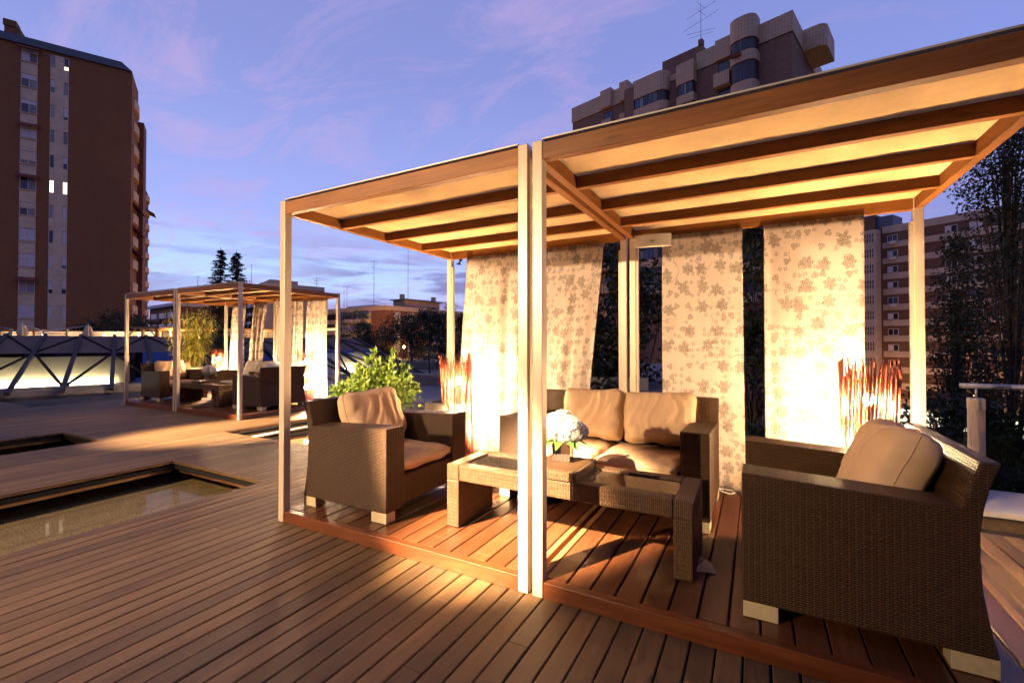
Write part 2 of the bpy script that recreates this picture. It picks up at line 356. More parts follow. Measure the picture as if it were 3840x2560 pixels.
# ------------------------------------------------------------------ mesh helpers
class MB:
    def __init__(s): s.v = []; s.f = []
    def add(s, vs, fs):
        o = len(s.v); s.v += [tuple(x) for x in vs]; s.f += [tuple(i + o for i in f) for f in fs]; return s
    def box(s, x0, x1, y0, y1, z0, z1):
        return s.add([(x0, y0, z0), (x1, y0, z0), (x1, y1, z0), (x0, y1, z0), (x0, y0, z1), (x1, y0, z1), (x1, y1, z1), (x0, y1, z1)],
                     [(0, 3, 2, 1), (4, 5, 6, 7), (0, 1, 5, 4), (1, 2, 6, 5), (2, 3, 7, 6), (3, 0, 4, 7)])
    def prism(s, poly, axis, a, b):
        # poly: list of 2D points; axis: extrusion axis; remaining axes in xyz order
        def P(p, t):
            if axis == 0: return (t, p[0], p[1])
            if axis == 1: return (p[0], t, p[1])
            return (p[0], p[1], t)
        n = len(poly)
        ar = sum(poly[i][0] * poly[(i + 1) % n][1] - poly[(i + 1) % n][0] * poly[i][1] for i in range(n))
        if (ar > 0) == (axis == 1): poly = poly[::-1]
        vs = [P(p, a) for p in poly] + [P(p, b) for p in poly]
        fs = [tuple(range(n))[::-1], tuple(range(n, 2 * n))] + [(i, (i + 1) % n, n + (i + 1) % n, n + i) for i in range(n)]
        return s.add(vs, fs)
    def tube(s, p0, p1, r0, r1=None, n=8, caps=True):
        r1 = r0 if r1 is None else r1
        p0, p1 = Vector(p0), Vector(p1); d = (p1 - p0).normalized()
        u = d.orthogonal().normalized(); w_ = d.cross(u)
        vs = []
        for p, r in ((p0, r0), (p1, r1)):
            for i in range(n):
                a = 2 * math.pi * i / n; vs.append(p + (u * math.cos(a) + w_ * math.sin(a)) * r)
        fs = [(i, (i + 1) % n, n + (i + 1) % n, n + i) for i in range(n)]
        if caps: fs += [tuple(range(n))[::-1], tuple(range(n, 2 * n))]
        return s.add(vs, fs)
    def path(s, pts, r, n=6):
        for a, b in zip(pts[:-1], pts[1:]): s.tube(a, b, r, r, n)
        return s
    def lathe(s, prof, n=20, c=(0, 0, 0)):
        vs = [(c[0] + r * math.cos(2 * math.pi * i / n), c[1] + r * math.sin(2 * math.pi * i / n), c[2] + z) for r, z in prof for i in range(n)]
        fs = [(j * n + i, j * n + (i + 1) % n, (j + 1) * n + (i + 1) % n, (j + 1) * n + i) for j in range(len(prof) - 1) for i in range(n)]
        fs += [tuple(range(n))[::-1], tuple(range((len(prof) - 1) * n, len(prof) * n))]
        return s.add(vs, fs)
    def grid(s, fn, nu, nv):
        vs = [fn(i / nu, j / nv) for j in range(nv + 1) for i in range(nu + 1)]
        fs = [(j * (nu + 1) + i, j * (nu + 1) + i + 1, (j + 1) * (nu + 1) + i + 1, (j + 1) * (nu + 1) + i) for j in range(nv) for i in range(nu)]
        return s.add(vs, fs)
    def sphere(s, c, r, nu=12, nv=8, sz=1.0):
        vs = [(c[0], c[1], c[2] - r * sz)]
        for j in range(1, nv):
            t = math.pi * j / nv
            for i in range(nu):
                a = 2 * math.pi * i / nu
                vs.append((c[0] + r * math.sin(t) * math.cos(a), c[1] + r * math.sin(t) * math.sin(a), c[2] - r * sz * math.cos(t)))
        vs.append((c[0], c[1], c[2] + r * sz)); L = len(vs) - 1
        fs = [(0, 1 + (i + 1) % nu, 1 + i) for i in range(nu)]
        for j in range(nv - 2):
            for i in range(nu):
                a = 1 + j * nu; fs.append((a + i, a + (i + 1) % nu, a + nu + (i + 1) % nu, a + nu + i))
        a = 1 + (nv - 2) * nu
        fs += [(a + i, a + (i + 1) % nu, L) for i in range(nu)]
        return s.add(vs, fs)
    def xform(s, M):
        s.v = [tuple(M @ Vector(p)) for p in s.v]; return s
    def build(s, name, m, parent=None, smooth=False, bevel=0.0, uv='box', shift=None, seg=2):
        me = bpy.data.meshes.new(name)
        me.from_pydata(s.v, [], s.f); me.materials.append(MATS[m])
        if uv == 'box':
            lay = me.uv_layers.new(name='UVMap'); me.update()
            data = []
            for p in me.polygons:
                nx, ny, nz = (abs(x) for x in p.normal)
                for vi in p.vertices:
                    x, y, z = s.v[vi]
                    if nz >= nx and nz >= ny: data += [x, y]
                    elif ny >= nx: data += [x, z]
                    else: data += [y, z]
            lay.data.foreach_set('uv', data)
        elif uv is not None:
            lay = me.uv_layers.new(name='UVMap'); data = []
            for p in me.polygons:
                for vi in p.vertices: data += list(uv[vi])
            lay.data.foreach_set('uv', data)
        if smooth: me.polygons.foreach_set('use_smooth', [True] * len(me.polygons))
        me.update()
        o = bpy.data.objects.new(name, me); C.objects.link(o)
        if parent is not None: o.parent = parent
        if bevel:
            b = o.modifiers.new('Bevel', 'BEVEL'); b.width = bevel; b.segments = seg; b.limit_method = 'ANGLE'; b.angle_limit = R(40)
        return o
def tag(o, label=None, cat=None, group=None, kind=None):
    if label: o['label'] = label
    if cat: o['category'] = cat
    if group: o['group'] = group
    if kind: o['kind'] = kind
    return o
def thing(name, label, cat, loc=(0, 0, 0), rz=0.0, group=None):
    o = bpy.data.objects.new(name, None); C.objects.link(o)
    o.location = loc; o.rotation_euler = (0, 0, rz); o.empty_display_size = 0.1
    return tag(o, label, cat, group)
def copy_tree(o, parent=None):
    c = o.copy(); C.objects.link(c)
    if parent is not None: c.parent = parent
    for ch in o.children: copy_tree(ch, c)
    return c
def place(src, label, loc, rz=None):
    c = copy_tree(src); c.location = loc; c['label'] = label
    if rz is not None: c.rotation_euler = (0, 0, rz)
    return c
def struct(o): o['kind'] = 'structure'; return o
def share(o, name, parent, loc, rot=None, scale=None):     # one more alike piece on the same mesh
    c = bpy.data.objects.new(name, o.data if hasattr(o, 'data') else o); C.objects.link(c); c.parent = parent; c.location = loc
    if rot is not None: c.rotation_euler = rot
    if scale is not None: c.scale = scale
    return c

# ------------------------------------------------------------------ setting: ground, terrace, deck
GZ = -14.0
struct(MB().box(-900, 900, -300, 1500, GZ - 1, GZ).build('ground', 'asphalt', uv=None))
pv = MB(); pv.box(-70, -2.2, -14, 34, -1.2, -0.52); pv.box(-2.2, 10, -14, 6.3, -1.2, -0.523)
struct(pv.build('terrace_slab', 'paving', uv=None))
struct(MB().box(-69.9, -2.3, 8.6, 33.9, -0.515, -0.06).build('plaza_paving', 'paver', uv=None))
struct(MB().box(-60, -18.5, -13.9, 8.5, -0.515, -0.065).build('side_paving', 'paver', uv=None))
tw = MB(); tw.box(-70, 10, -14, -13.8, GZ, -1.2); tw.box(9.8, 10, -13.8, 6.3, GZ, -1.2); tw.box(-2.4, 9.8, 6.1, 6.3, GZ, -1.2); tw.box(-2.4, -2.2, 6.3, 34, GZ, -1.2); tw.box(-70, -2.4, 33.8, 34, GZ, -1.2)
struct(tw.build('retaining_wall', 'concrete', uv=None))

PONDS = [(-6.16, -4.39, -6.0, 2.87), (-9.66, -8.33, -6.0, 2.94), (-7.38, -5.28, 4.16, 7.4)]
deck = thing('terrace_deck', None, None); struct(deck)
def plank_mesh(w, y0, y1, z1, t, m, name, parent, loc_x, ch=0.004):
    sec = [(-w / 2, z1 - t), (w / 2, z1 - t), (w / 2, z1 - ch), (w / 2 - ch, z1), (-w / 2 + ch, z1), (-w / 2, z1 - ch)]
    b = MB(); b.prism(sec, 1, y0, y1)
    o = b.build(name, m, parent, uv=None); o.location = (loc_x, 0, 0)
    return o
PITCH_D = 0.1087
def deck_far(x):           # deck boards stop at the reflecting pool on the far side
    return 8.5
i0 = int((-16.2 + 1.367) / PITCH_D); nplank = 0
for i in sorted(range(i0, 44), key=lambda q: abs(-1.367 + q * PITCH_D + 2.0)):
    xc = -1.367 + i * PITCH_D + PITCH_D / 2
    gap = random.choice([0.006, 0.006, 0.008, 0.009, 0.011])
    y0, y1 = -4.6, deck_far(xc)
    if xc > 1.2: y1 = 4.62
    elif xc > -3.4: y1 = 6.05
    if xc < -14.1: y1 = 3.75
    spans = [(y0, y1)]
    for (a, b, c, d) in PONDS:
        if a - 0.02 < xc < b + 0.02:
            ns = []
            for (s, e) in spans:
                if c > s + 0.02: ns.append((s, min(e, c)))
                if d < e - 0.02: ns.append((max(s, d), e))
            spans = [q for q in ns if q[1] > q[0] + 0.05]
    for (s, e) in spans:
        cuts = [s]
        t = s + random.uniform(1.2, 4.2)
        while t < e - 0.8 and xc > -7.2 and random.random() < 0.62 and nplank < 296:
            cuts.append(t); t += random.uniform(3.0, 4.6)
        cuts.append(e)
        for a, b in zip(cuts[:-1], cuts[1:]):
            if b < 0.0 and xc > -2: pass
            o = plank_mesh(PITCH_D - gap, a + 0.002, b - 0.002, random.uniform(-0.0015, 0.0015), 0.024, 'deck_wood', 'plank', deck, xc)
            nplank += 1
# joists and dark substrate under the boards, left open at the ponds
sb = MB()
xs = sorted({-16.3, 4.4} | {p[0] for p in PONDS} | {p[1] for p in PONDS}); ys = sorted({-5.0, 8.5} | {p[2] for p in PONDS} | {p[3] for p in PONDS})
for xa, xb in zip(xs[:-1], xs[1:]):
    for ya, yb in zip(ys[:-1], ys[1:]):
        cx_, cy_ = (xa + xb) / 2, (ya + yb) / 2
        if any(p[0] < cx_ < p[1] and p[2] < cy_ < p[3] for p in PONDS): continue
        if cx_ > -3 and cy_ > 7.5: continue
        e = min(yb, 6.1) if xa > -5 else yb
        if ya < e: sb.box(xa, xb, ya, e, -0.10, -0.055)
sub = sb.build('deck_substrate', 'dark_void', deck, uv=None)
# ponds: wooden edge board, steel joist, granite floor tiles, water
for k, (a, b, c, d) in enumerate(PONDS):
    pd = thing('pond', None, None); struct(pd)
    c2 = max(c, -4.6)
    MB().box(a - 0.5, b + 0.5, c2, d + 0.5, -0.42, -0.32).build('pond_bed', 'dark_void', pd, uv=None)
    ts = 0.6; x = a - 0.45
    base_tile = None
    while x < b + 0.4:
        y = d + 0.4 - ts
        while y > max(c2, -1.2) - 0.6:
            if base_tile is None:
                base_tile = MB().box(0, ts - 0.006, 0, ts - 0.006, -0.03, 0).build('tile', 'granite', pd, uv=None); base_tile.location = (x, y, -0.275); me_t = base_tile.data
            else: share(me_t, 'tile', pd, (x, y, -0.275))
            y -= ts
        x += ts
    MB().box(a + 0.002, b - 0.002, d - 0.022, d - 0.002, -0.034, 0.001).build('edge_board', 'deck_wood', pd, uv=None)
    MB().box(a, b, d + 0.05, d + 0.09, -0.15, -0.102).build('joist', 'edge_wood', pd, uv=None)
    MB().box(a - 0.024, a - 0.002, max(c2, -4.6), d, -0.034, 0.0012).build('edge_board', 'edge_wood', pd, uv=None)
    MB().box(b + 0.002, b + 0.02, max(c2, -4.6), d, -0.034, 0.0008).build('edge_board', 'deck_wood', pd, uv=None)
    MB().box(a - 0.12, a - 0.08, max(c2, -4.6), d, -0.15, -0.102).build('joist', 'arbour_wood', pd, uv=None)
    wt_ = MB().add([(a - 0.4, c2, -0.165), (b + 0.4, c2, -0.165), (b + 0.4, d + 0.4, -0.165), (a - 0.4, d + 0.4, -0.165)], [(0, 1, 2, 3)]).build('water', 'water', pd, uv=None)
# white pipe and orange cable along the third pond
tag(MB().path([(-7.25, 4.45, -0.13), (-7.25, 7.3, -0.13)], 0.022, 10).build('pipe', 'white_plastic', smooth=True, uv=None), 'white pipe running along the inner edge of the far pond', 'pipe')
tag(MB().path([(-6.9, 4.5 + 0.25 * i, -0.20 + 0.02 * math.sin(i * 1.7)) for i in range(10)], 0.012, 6).build('cable', 'awning_red', smooth=True, uv=None), 'thin red cable lying in the far pond beside the pipe', 'cable')
# reflecting pool in front of the skylight
pool = thing('reflecting_pool', None, None); struct(pool)
MB().box(-19.4, -16.35, -6, 8.45, -0.3, -0.20).build('pool_bed', 'dark_void', pool, uv=None)
MB().add([(-19.4, -6, -0.06), (-13.9, -6, -0.06), (-13.9, 8.4, -0.06), (-19.4, 8.4, -0.06)], [(0, 1, 2, 3)]).build('water', 'water', pool, uv=None)

# ------------------------------------------------------------------ pergola bays
PX, PY, PW, PS, PG, PH, PB, PD, PW2 = -3.3316, 2.2795, 2.1984, 0.0615, 0.0294, 2.5317, 2.4416, 2.268, 2.2255
BEAM = PH - 0.012
def pergola_bay(label, x0, y0, W, D=PD, seed=1):
    r_ = random.Random(seed)
    t = thing('pergola', label, 'pergola', (x0, y0, 0), 0, 'pergola bays of the terrace')
    s = PS
    for (px, py) in ((0, 0), (W - s, 0), (0, D - s), (W - s, D - s)):
        p = MB().box(px, px + s, py, py + s, 0.001, PH).build('post', 'post_metal', t, bevel=0.004)
        g = MB()
        if py > 0:                       # roller track beside the rear posts
            xx = px + s + 0.001 if px < W / 2 else px - 0.021
            g.box(xx, xx + 0.02, py + 0.01, py + 0.05, 0.09, PH - 0.20)
            g.build('curtain_track', 'post_metal', p)
    z0, z1 = PB - 0.018, BEAM
    MB().box(s, W - s, 0.004, 0.058, z0, z1).build('front_beam', 'beam_wood', t, bevel=0.003)
    MB().box(s, W - s, D - 0.058, D - 0.004, z0, z1).build('back_beam', 'beam_wood', t, bevel=0.003)
    MB().box(0.004, 0.057, s, D - s, z0 + 0.003, z1).build('side_beam', 'beam_wood_cross', t, bevel=0.003)
    MB().box(W - 0.057, W - 0.004, s, D - s, z0 + 0.003, z1).build('side_beam', 'beam_wood_cross', t, bevel=0.003)
    for k in (1, 2, 3):
        yy = 0.03 + (D - 0.06) * k / 4
        MB().box(0.0572, W - 0.0572, yy - 0.024, yy + 0.024, z0 + 0.006, z1 - 0.012).build('rafter', 'beam_wood', t, bevel=0.003)
    ph = r_.uniform(0, 6)
    def cf(u, v):
        x = 0.02 + (W - 0.04) * u; y = 0.03 + (D - 0.06) * v
        seg = (v * 4) % 1.0
        z = PH - 0.020 - 0.014 * math.sin(math.pi * seg) * math.sin(math.pi * u) + 0.007 * math.sin(6 * u + ph + 4 * v) * math.sin(math.pi * u) * math.sin(math.pi * v * 4) ** 2
        return (x, y, z)
    MB().grid(cf, 48, 64).build('canvas', 'canvas', t, smooth=True, uv=None)
    f = MB(); f.box(s, W - s, 0.0, 0.05, PH + 0.001, PH + 0.010); f.build('front_flashing', 'flashing', t)
    f = MB(); f.box(0.0, 0.04, s, D, PH + 0.0012, PH + 0.0105); f.build('side_flashing', 'flashing', t)
    return t
def platform(label, x0, y0, W, D=PD, seed=3):
    r_ = random.Random(seed)
    t = thing('deck_platform', label, 'platform', (x0, y0, 0), 0, 'raised wooden platforms under the pergolas')
    zt = 0.089
    MB().box(PS + 0.003, W - PS - 0.003, 0.003, 0.058, 0.001, zt - 0.001).build('front_board', 'fascia_wood', t, bevel=0.003)
    MB().box(PS + 0.003, W - PS - 0.003, D - 0.058, D - 0.003, 0.001, zt - 0.001).build('back_board', 'fascia_wood', t, bevel=0.003)
    for xx in (0.003, W - 0.043):
        MB().box(xx, xx + 0.04, PS + 0.003, D - PS - 0.003, 0.001, zt - 0.0015).build('side_board', 'edge_wood', t, bevel=0.003)
    MB().box(0.06, W - 0.06, 0.07, D - 0.07, 0.002, 0.05).build('underside', 'dark_void', t, uv=None)
    p = 0.1265; n = int((W - 0.094) / p); x = 0.047
    wdt = (W - 0.094) / n
    for k in range(n):
        plank_mesh(wdt - r_.choice([0.007, 0.009, 0.010]), 0.0615, D - 0.0615, zt + r_.uniform(-0.001, 0.001), 0.03, 'platform_wood', 'plank', t, x + wdt * (k + 0.5))
    return t
RX = PX + PW + PG
pergola_bay('near pergola bay on the left, over the armchair beside the leafy bush', PX, PY, PW, seed=1)
pergola_bay('near pergola bay on the right, over the largest armchair in front', RX, PY, PW2, seed=2)
platform('raised red-brown platform under the near left pergola bay', PX, PY, PW)
platform('raised red-brown platform under the near right pergola bay', RX, PY, PW2, seed=9)
FX, FY = -12.76, 4.90                        # the far pair of bays
OFX, OFY = FX - PX, FY - PY
pergola_bay('far pergola bay on the left, beside the glass skylight', FX, FY, PW, seed=4)
pergola_bay('far pergola bay on the right, its corner post lit white', RX + OFX, FY, PW2, seed=5)
platform('raised platform under the far left pergola bay', FX, FY, PW, seed=12)
platform('raised platform under the far right pergola bay', RX + OFX, FY, PW2, seed=13)

# ------------------------------------------------------------------ wicker seats
def cushion(w_, h_, t_, seed, wr=0.012, nu=34, nv=30, pin=0.30, cr=0.02):
    # local: width along y, height along z, thickness along x (front is +x), centred at origin
    def side(sg):
        def fn(u, v):
            a, b = 2 * u - 1, 2 * v - 1
            e = max(0.0, (1 - a ** 6) * (1 - b ** 6)) ** 0.5
            wob = 0.020 * mnoise.noise(Vector((a * 2.1 + seed, b * 2.1, seed * 0.7)))
            y = a * w_ / 2 * (1 - 0.035 * (1 - b * b) * abs(a) ** 3 - cr * abs(b) ** 7) + wob
            z = b * h_ / 2 * (1 - 0.05 * (1 - a * a) * abs(b) ** 3 - cr * abs(a) ** 7) + wob
            x = sg * t_ / 2 * (pin + (1 - pin) * e * (1.0 + 0.10 * (0.4 - b)))
            p = Vector((y * 3.0 + seed * 7.1, z * 3.0, sg))
            q = mnoise.noise(p * 1.2) * 1.0
            ridg = 1 - abs(mnoise.noise(Vector((y * 9 + q * 2.0 + seed * 3, z * 3.2 - y * 3.5, seed * 1.3)))) * 2
            rr = max(0, ridg - 0.45) * wr * 2.2 * e
            x += sg * (q * wr * 1.6 * e - rr * (1 if sg > 0 else 0.2))
            return (x, y, z)
        return fn
    m = MB(); m.grid(side(1), nu, nv); n1 = len(m.v); m.grid(side(-1), nu, nv)
    m.f = m.f[:nu * nv] + [f[::-1] for f in m.f[nu * nv:]]
    W = nu + 1
    ring = [i for i in range(nu + 1)] + [j * W + nu for j in range(1, nv + 1)] + [nv * W + i for i in range(nu - 1, -1, -1)] + [j * W for j in range(nv - 1, 0, -1)]
    L = len(ring)
    for k in range(L):
        a, b = ring[k], ring[(k + 1) % L]; m.f.append((b, a, a + n1, b + n1))
    pip = MB()
    pts = [Vector(m.v[i]) for i in ring]
    for k in range(L): pip.tube(pts[k], pts[(k + 1) % L], 0.0045, 0.0045, 5, False)
    return m, pip
def seating(name, label, cat, w_, n, group, seed=1, ctilt=19, cmat='cushion'):
    t = thing(name, label, cat, (0, 0, 0), 0, group)
    aw = 0.195; h = w_ / 2
    rear = [(-0.452, 0.077), (-0.425, 0.20), (-0.406, 0.33), (-0.399, 0.45), (-0.400, 0.56), (-0.412, 0.66), (-0.432, 0.75), (-0.462, 0.838)]
    for sg in (-1, 1):
        y0, y1 = (h - aw, h) if sg > 0 else (-h, -h + aw)
        MB().prism([(0.44, 0.077), (0.44, 0.688), (-0.35, 0.652), (-0.405, 0.838)] + rear[::-1], 1, y0, y1).build('arm', 'wicker', t, bevel=0.006)
    MB().prism([(-0.347, 0.08), (-0.347, 0.66), (-0.402, 0.842)] + [(x - 0.003, z + (0.004 if z > .8 else 0.002)) for x, z in rear[::-1]], 1, -h + 0.003, h - 0.003).build('backrest', 'wicker', t, bevel=0.006)
    MB().box(-0.349, 0.415, -h + aw + 0.001, h - aw - 0.001, 0.09, 0.30).build('seat_base', 'wicker', t, bevel=0.006)
    for (x0, x1) in ((0.29, 0.436), (-0.455, -0.31)):
        for sg in (-1, 1):
            y0, y1 = (h - 0.10, h - 0.004) if sg > 0 else (-h + 0.004, -h + 0.10)
            MB().box(x0, x1, y0, y1, 0.0015, 0.0765).build('leg', 'leg_paint', t, bevel=0.003)
    cw = (w_ - 2 * aw) / n
    for k in range(n):
        yc = -h + aw + cw * (k + 0.5)
        m, pp = cushion(cw - 0.012, 0.76, 0.135, seed + k * 3, 0.008)
        M = Matrix.Translation((0.055, yc, 0.372)) @ Matrix.Rotation(R(-90), 4, 'Y')
        o = m.xform(M).build('seat_cushion', cmat, t, True, uv=None); pp.xform(M).build('piping', cmat, o, True, uv=None)
        bw = 0.60 if n > 1 else cw - 0.01
        yb = (-0.205, 0.385)[k] if n > 1 else yc
        m, pp = cushion(bw, 0.46 if n > 1 else 0.48, 0.25, seed + 11 + k * 5, 0.012, pin=0.16, cr=0.07)
        r_ = random.Random(seed * 3 + k)
        M = Matrix.Translation((-0.20, yb, 0.668)) @ Matrix.Rotation(R(-ctilt - (5 if k else 0)), 4, 'Y') @ Matrix.Rotation(R(r_.uniform(-3, 3) + (0 if n == 1 else (4 if k else -3))), 4, 'X') @ Matrix.Rotation(R(0 if n == 1 else (6 if k else -4)), 4, 'Z')
        o = m.xform(M).build('back_cushion', cmat, t, True, uv=None); pp.xform(M).build('piping', cmat, o, True, uv=None)
    return t
ZT = 0.0905
G1 = 'wicker seats of the two lounge sets'
chairL = seating('armchair', 'brown wicker armchair with wrinkled tan cushion in front of the leafy bush', 'armchair', 1.02, 1, G1, 2)
chairL.location = (-2.80, 2.955, ZT); chairL.rotation_euler = (0, 0, R(0.5))
chairR = seating('armchair', 'large dark wicker armchair nearest the camera on the right edge, seen from its side', 'armchair', 1.02, 1, G1, 5, 24)
chairR.location = (0.372, 2.965, ZT); chairR.rotation_euler = (0, 0, R(180))
sofa = seating('sofa', 'two-seat brown wicker sofa with two tan back cushions before the floral curtains', 'sofa', 1.67, 2, G1, 8)
sofa.location = (-1.122, 3.825, ZT); sofa.rotation_euler = (0, 0, R(-90))
for src, lab, dx, dy, rz in ((chairL, 'far wicker armchair facing right, at the left end of the far pergola', -0.02, 0.12, R(0)),
                             (chairR, 'far wicker armchair turned with its curved back to the viewer', 0.16, 0.30, R(183)),
                             (sofa, 'far two-seat wicker sofa behind the coffee table of the far pergola', 0.0, 0.05, R(-90))):
    c = place(src, lab, (src.location.x + OFX + dx, src.location.y + OFY + dy, ZT), rz)
    for ch in c.children:
        if ch.name.startswith(('seat_cushion', 'back_cushion')) and src is not chairL:
            ch.data = ch.data.copy(); ch.data.materials[0] = MATS['cushion_pale']

# ------------------------------------------------------------------ coffee tables
def coffee_table(label):
    t = thing('coffee_table', label, 'table', (-1.14, 2.892, ZT), 0, 'wicker coffee tables')
    hx, hy, zt, zb = 0.83, 0.238, 0.447, 0.335
    for sg in (-1, 1):
        a, b = (hx - 0.105, hx) if sg > 0 else (-hx, -hx + 0.105)
        MB().box(a, b, -hy, hy, 0.0015, zb - 0.0005).build('leg', 'wicker_table', t, bevel=0.008)
        MB().box(a, b, -hy, hy, zb, zt).build('end_rail', 'wicker_table', t, bevel=0.008)
        MB().box(-hx + 0.106, hx - 0.106, sg * hy if sg < 0 else hy - 0.085, -hy + 0.085 if sg < 0 else hy, zb, zt).build('side_rail', 'wicker_table', t, bevel=0.008)
    MB().box(-0.19, 0.19, -hy + 0.086, hy - 0.086, zb, zt - 0.003).build('middle_panel', 'wicker_table', t, bevel=0.004)
    for sg in (-1, 1):
        a, b = (0.191, hx - 0.106) if sg > 0 else (-hx + 0.106, -0.191)
        MB().box(a, b, -hy + 0.086, hy - 0.086, zt - 0.022, zt - 0.012).build('glass_inlay', 'table_glass', t)
    return t
tb = coffee_table('brown wicker coffee table with black glass insets on the near platform')
place(tb, 'far wicker coffee table in front of the turned armchair', (tb.location.x + OFX, tb.location.y + OFY + 0.05, ZT))
def tray(label):
    t = thing('wicker_tray', label, 'tray', (-1.155, 2.86, ZT + 0.447), 0, 'raised wicker trays on the tables')
    MB().box(-0.17, 0.17, -0.215, 0.20, 0.001, 0.058).build('rim', 'wicker_table', t, bevel=0.006)
    MB().box(-0.145, 0.145, -0.19, 0.175, 0.0585, 0.060).build('top', 'wicker', t)
    return t
tr = tray('raised wicker tray under the flower vase on the near coffee table')
place(tr, 'raised wicker tray on the far coffee table', (tr.location.x + OFX, tr.location.y + OFY + 0.05, tr.location.z))
def leaf_quad(m, base, d, up, L, W, bend=0.25):
    d = Vector(d).normalized(); s = d.cross(Vector(up))
    if s.length < 1e-3: s = d.orthogonal()
    s.normalize(); nrm = s.cross(d)
    b = Vector(base)
    p1 = b + d * L * 0.45 + nrm * L * 0.06; p2 = b + d * L - nrm * L * bend
    m.add([b, p1 + s * W / 2, p2, p1 - s * W / 2, p1 - nrm * W * 0.12], [(0, 1, 4), (1, 2, 4), (2, 3, 4), (3, 0, 4)])
def hydrangea(label, full=True):
    t = thing('flower_vase', label, 'vase', (-1.185, 2.93, ZT + 0.5075), R(10), 'white flower vases')
    v = MB(); v.box(-0.062, 0.062, -0.062, 0.062, 0.001, 0.125); v.build('vase', 'mirror', t, bevel=0.002)
    r_ = random.Random(4)
    heads = [((-0.05, 0.0, 0.215), 0.105, 'petal'), ((0.045, -0.03, 0.21), 0.098, 'petal'), ((0.0, 0.05, 0.235), 0.10, 'petal'), ((0.105, 0.035, 0.195), 0.065, 'petal_blue'), ((-0.11, 0.03, 0.185), 0.06, 'petal')]
    for c, rad, mm in heads:
        m = MB()
        for k in range(150 if full else 70):
            d = Vector((r_.gauss(0, 1), r_.gauss(0, 1), r_.gauss(0.25, 1))).normalized()
            p = Vector(c) + d * rad * r_.uniform(0.88, 1.05)
            u = d.orthogonal().normalized(); w2 = d.cross(u); a0 = r_.uniform(0, 6.28); sz = r_.uniform(0.013, 0.019)
            for q in range(4):
                a = a0 + q * math.pi / 2
                e1 = u * math.cos(a) + w2 * math.sin(a); e2 = d.cross(e1)
                m.add([p, p + e1 * sz * 0.6 + e2 * sz * 0.5 + d * 0.003, p + e1 * sz * 1.15 - d * 0.002, p + e1 * sz * 0.6 - e2 * sz * 0.5 + d * 0.003], [(0, 1, 2, 3)])
        h = m.build('flower_head', mm, t, uv=None)
        MB().sphere(c, rad * 0.86, 12, 8).build('flower_core', mm, h, True, uv=None)
    for k in range(12):
        a = k / 12 * 6.28 + r_.uniform(-0.2, 0.2); m = MB()
        leaf_quad(m, (0.05 * math.cos(a), 0.05 * math.sin(a), 0.128), (math.cos(a), math.sin(a), r_.uniform(-0.15, 0.35)), (0, 0, 1), r_.uniform(0.11, 0.16), r_.uniform(0.05, 0.07), 0.35)
        m.build('leaf', 'leaf_hydrangea', t, uv=None)
    return t
hv = hydrangea('square mirrored vase of white hydrangeas on the near coffee table')
place(hv, 'mirrored vase of white hydrangeas on the far coffee table', (hv.location.x + OFX, hv.location.y + OFY + 0.05, hv.location.z))

# ------------------------------------------------------------------ reed lamps
def reed_lamp(label, loc, seed, n=124, bm='bulb', lean=(0, 0), twist=0.35, group='reed floor lamps'):
    r_ = random.Random(seed)
    t = thing('reed_lamp', label, 'lamp', loc, 0, group)
    MB().lathe([(0.15, 0.001), (0.15, 0.02), (0.02, 0.025)], 24).build('base', 'dark_metal', t, True)
    MB().tube((0, 0, 0.02), (0, 0, 0.98), 0.008, 0.008, 8).build('stem', 'black_plastic', t, True)
    for z in (0.34, 0.62, 0.92):
        b = MB().sphere((0, 0, z), 0.036, 8, 6, 1.15).build('bulb', bm, t, True, uv=None)
        MB().lathe([(0.017, z - 0.075), (0.017, z - 0.034)], 10).build('socket', 'black_plastic', b)
    tops = []
    for k in range(n):
        a = 2 * math.pi * k / n + r_.uniform(-0.012, 0.012); tw_ = twist * r_.uniform(0.88, 1.12) + (r_.uniform(-0.3, 0.2) if k % 9 == 0 else 0)
        L = r_.uniform(1.05, 1.21); rb, rt = 0.150 + r_.uniform(-0.006, 0.006), 0.164 + r_.uniform(-0.008, 0.010)
        p0 = (rb * math.cos(a), rb * math.sin(a), 0.012 + r_.uniform(0, 0.02))
        p1 = (rt * math.cos(a + tw_) + lean[0], rt * math.sin(a + tw_) + lean[1], L)
        rr = r_.uniform(0.0030, 0.0042)
        MB().tube(p0, p1, rr, rr * 0.9, 6).build('reed', 'reed', t, True, uv=None)
    for z in (0.12, 0.50, 0.86):
        pts = []
        for k in range(25):
            a = 2 * math.pi * k / 24; f = z / 1.1
            rr = 0.160 + 0.004 * math.sin(5 * a) - 0.012 * math.sin(math.pi * f)
            pts.append((rr * math.cos(a) + lean[0] * f, rr * math.sin(a) + lean[1] * f, z + 0.006 * math.sin(3 * a)))
        MB().path(pts, 0.0028, 5).build('wire_ring', 'reed', t, True, uv=None)
    return t
reed_lamp('tall reed lamp glowing behind the left armchair by the white curtain', (-2.755, 3.93, ZT), 3, lean=(-0.05, 0.0), twist=0.6)
reed_lamp('tall reed lamp glowing behind the nearest armchair on the right', (0.684, 3.93, ZT), 6)
reed_lamp('far reed lamp between the far pergola posts on the left', (-12.1, 6.62, ZT), 9, 60, 'bulb_far')
reed_lamp('far reed lamp beside the curved back of the far armchair', (-8.72, 6.62, ZT), 12, 60, 'bulb_far', lean=(-0.06, 0))

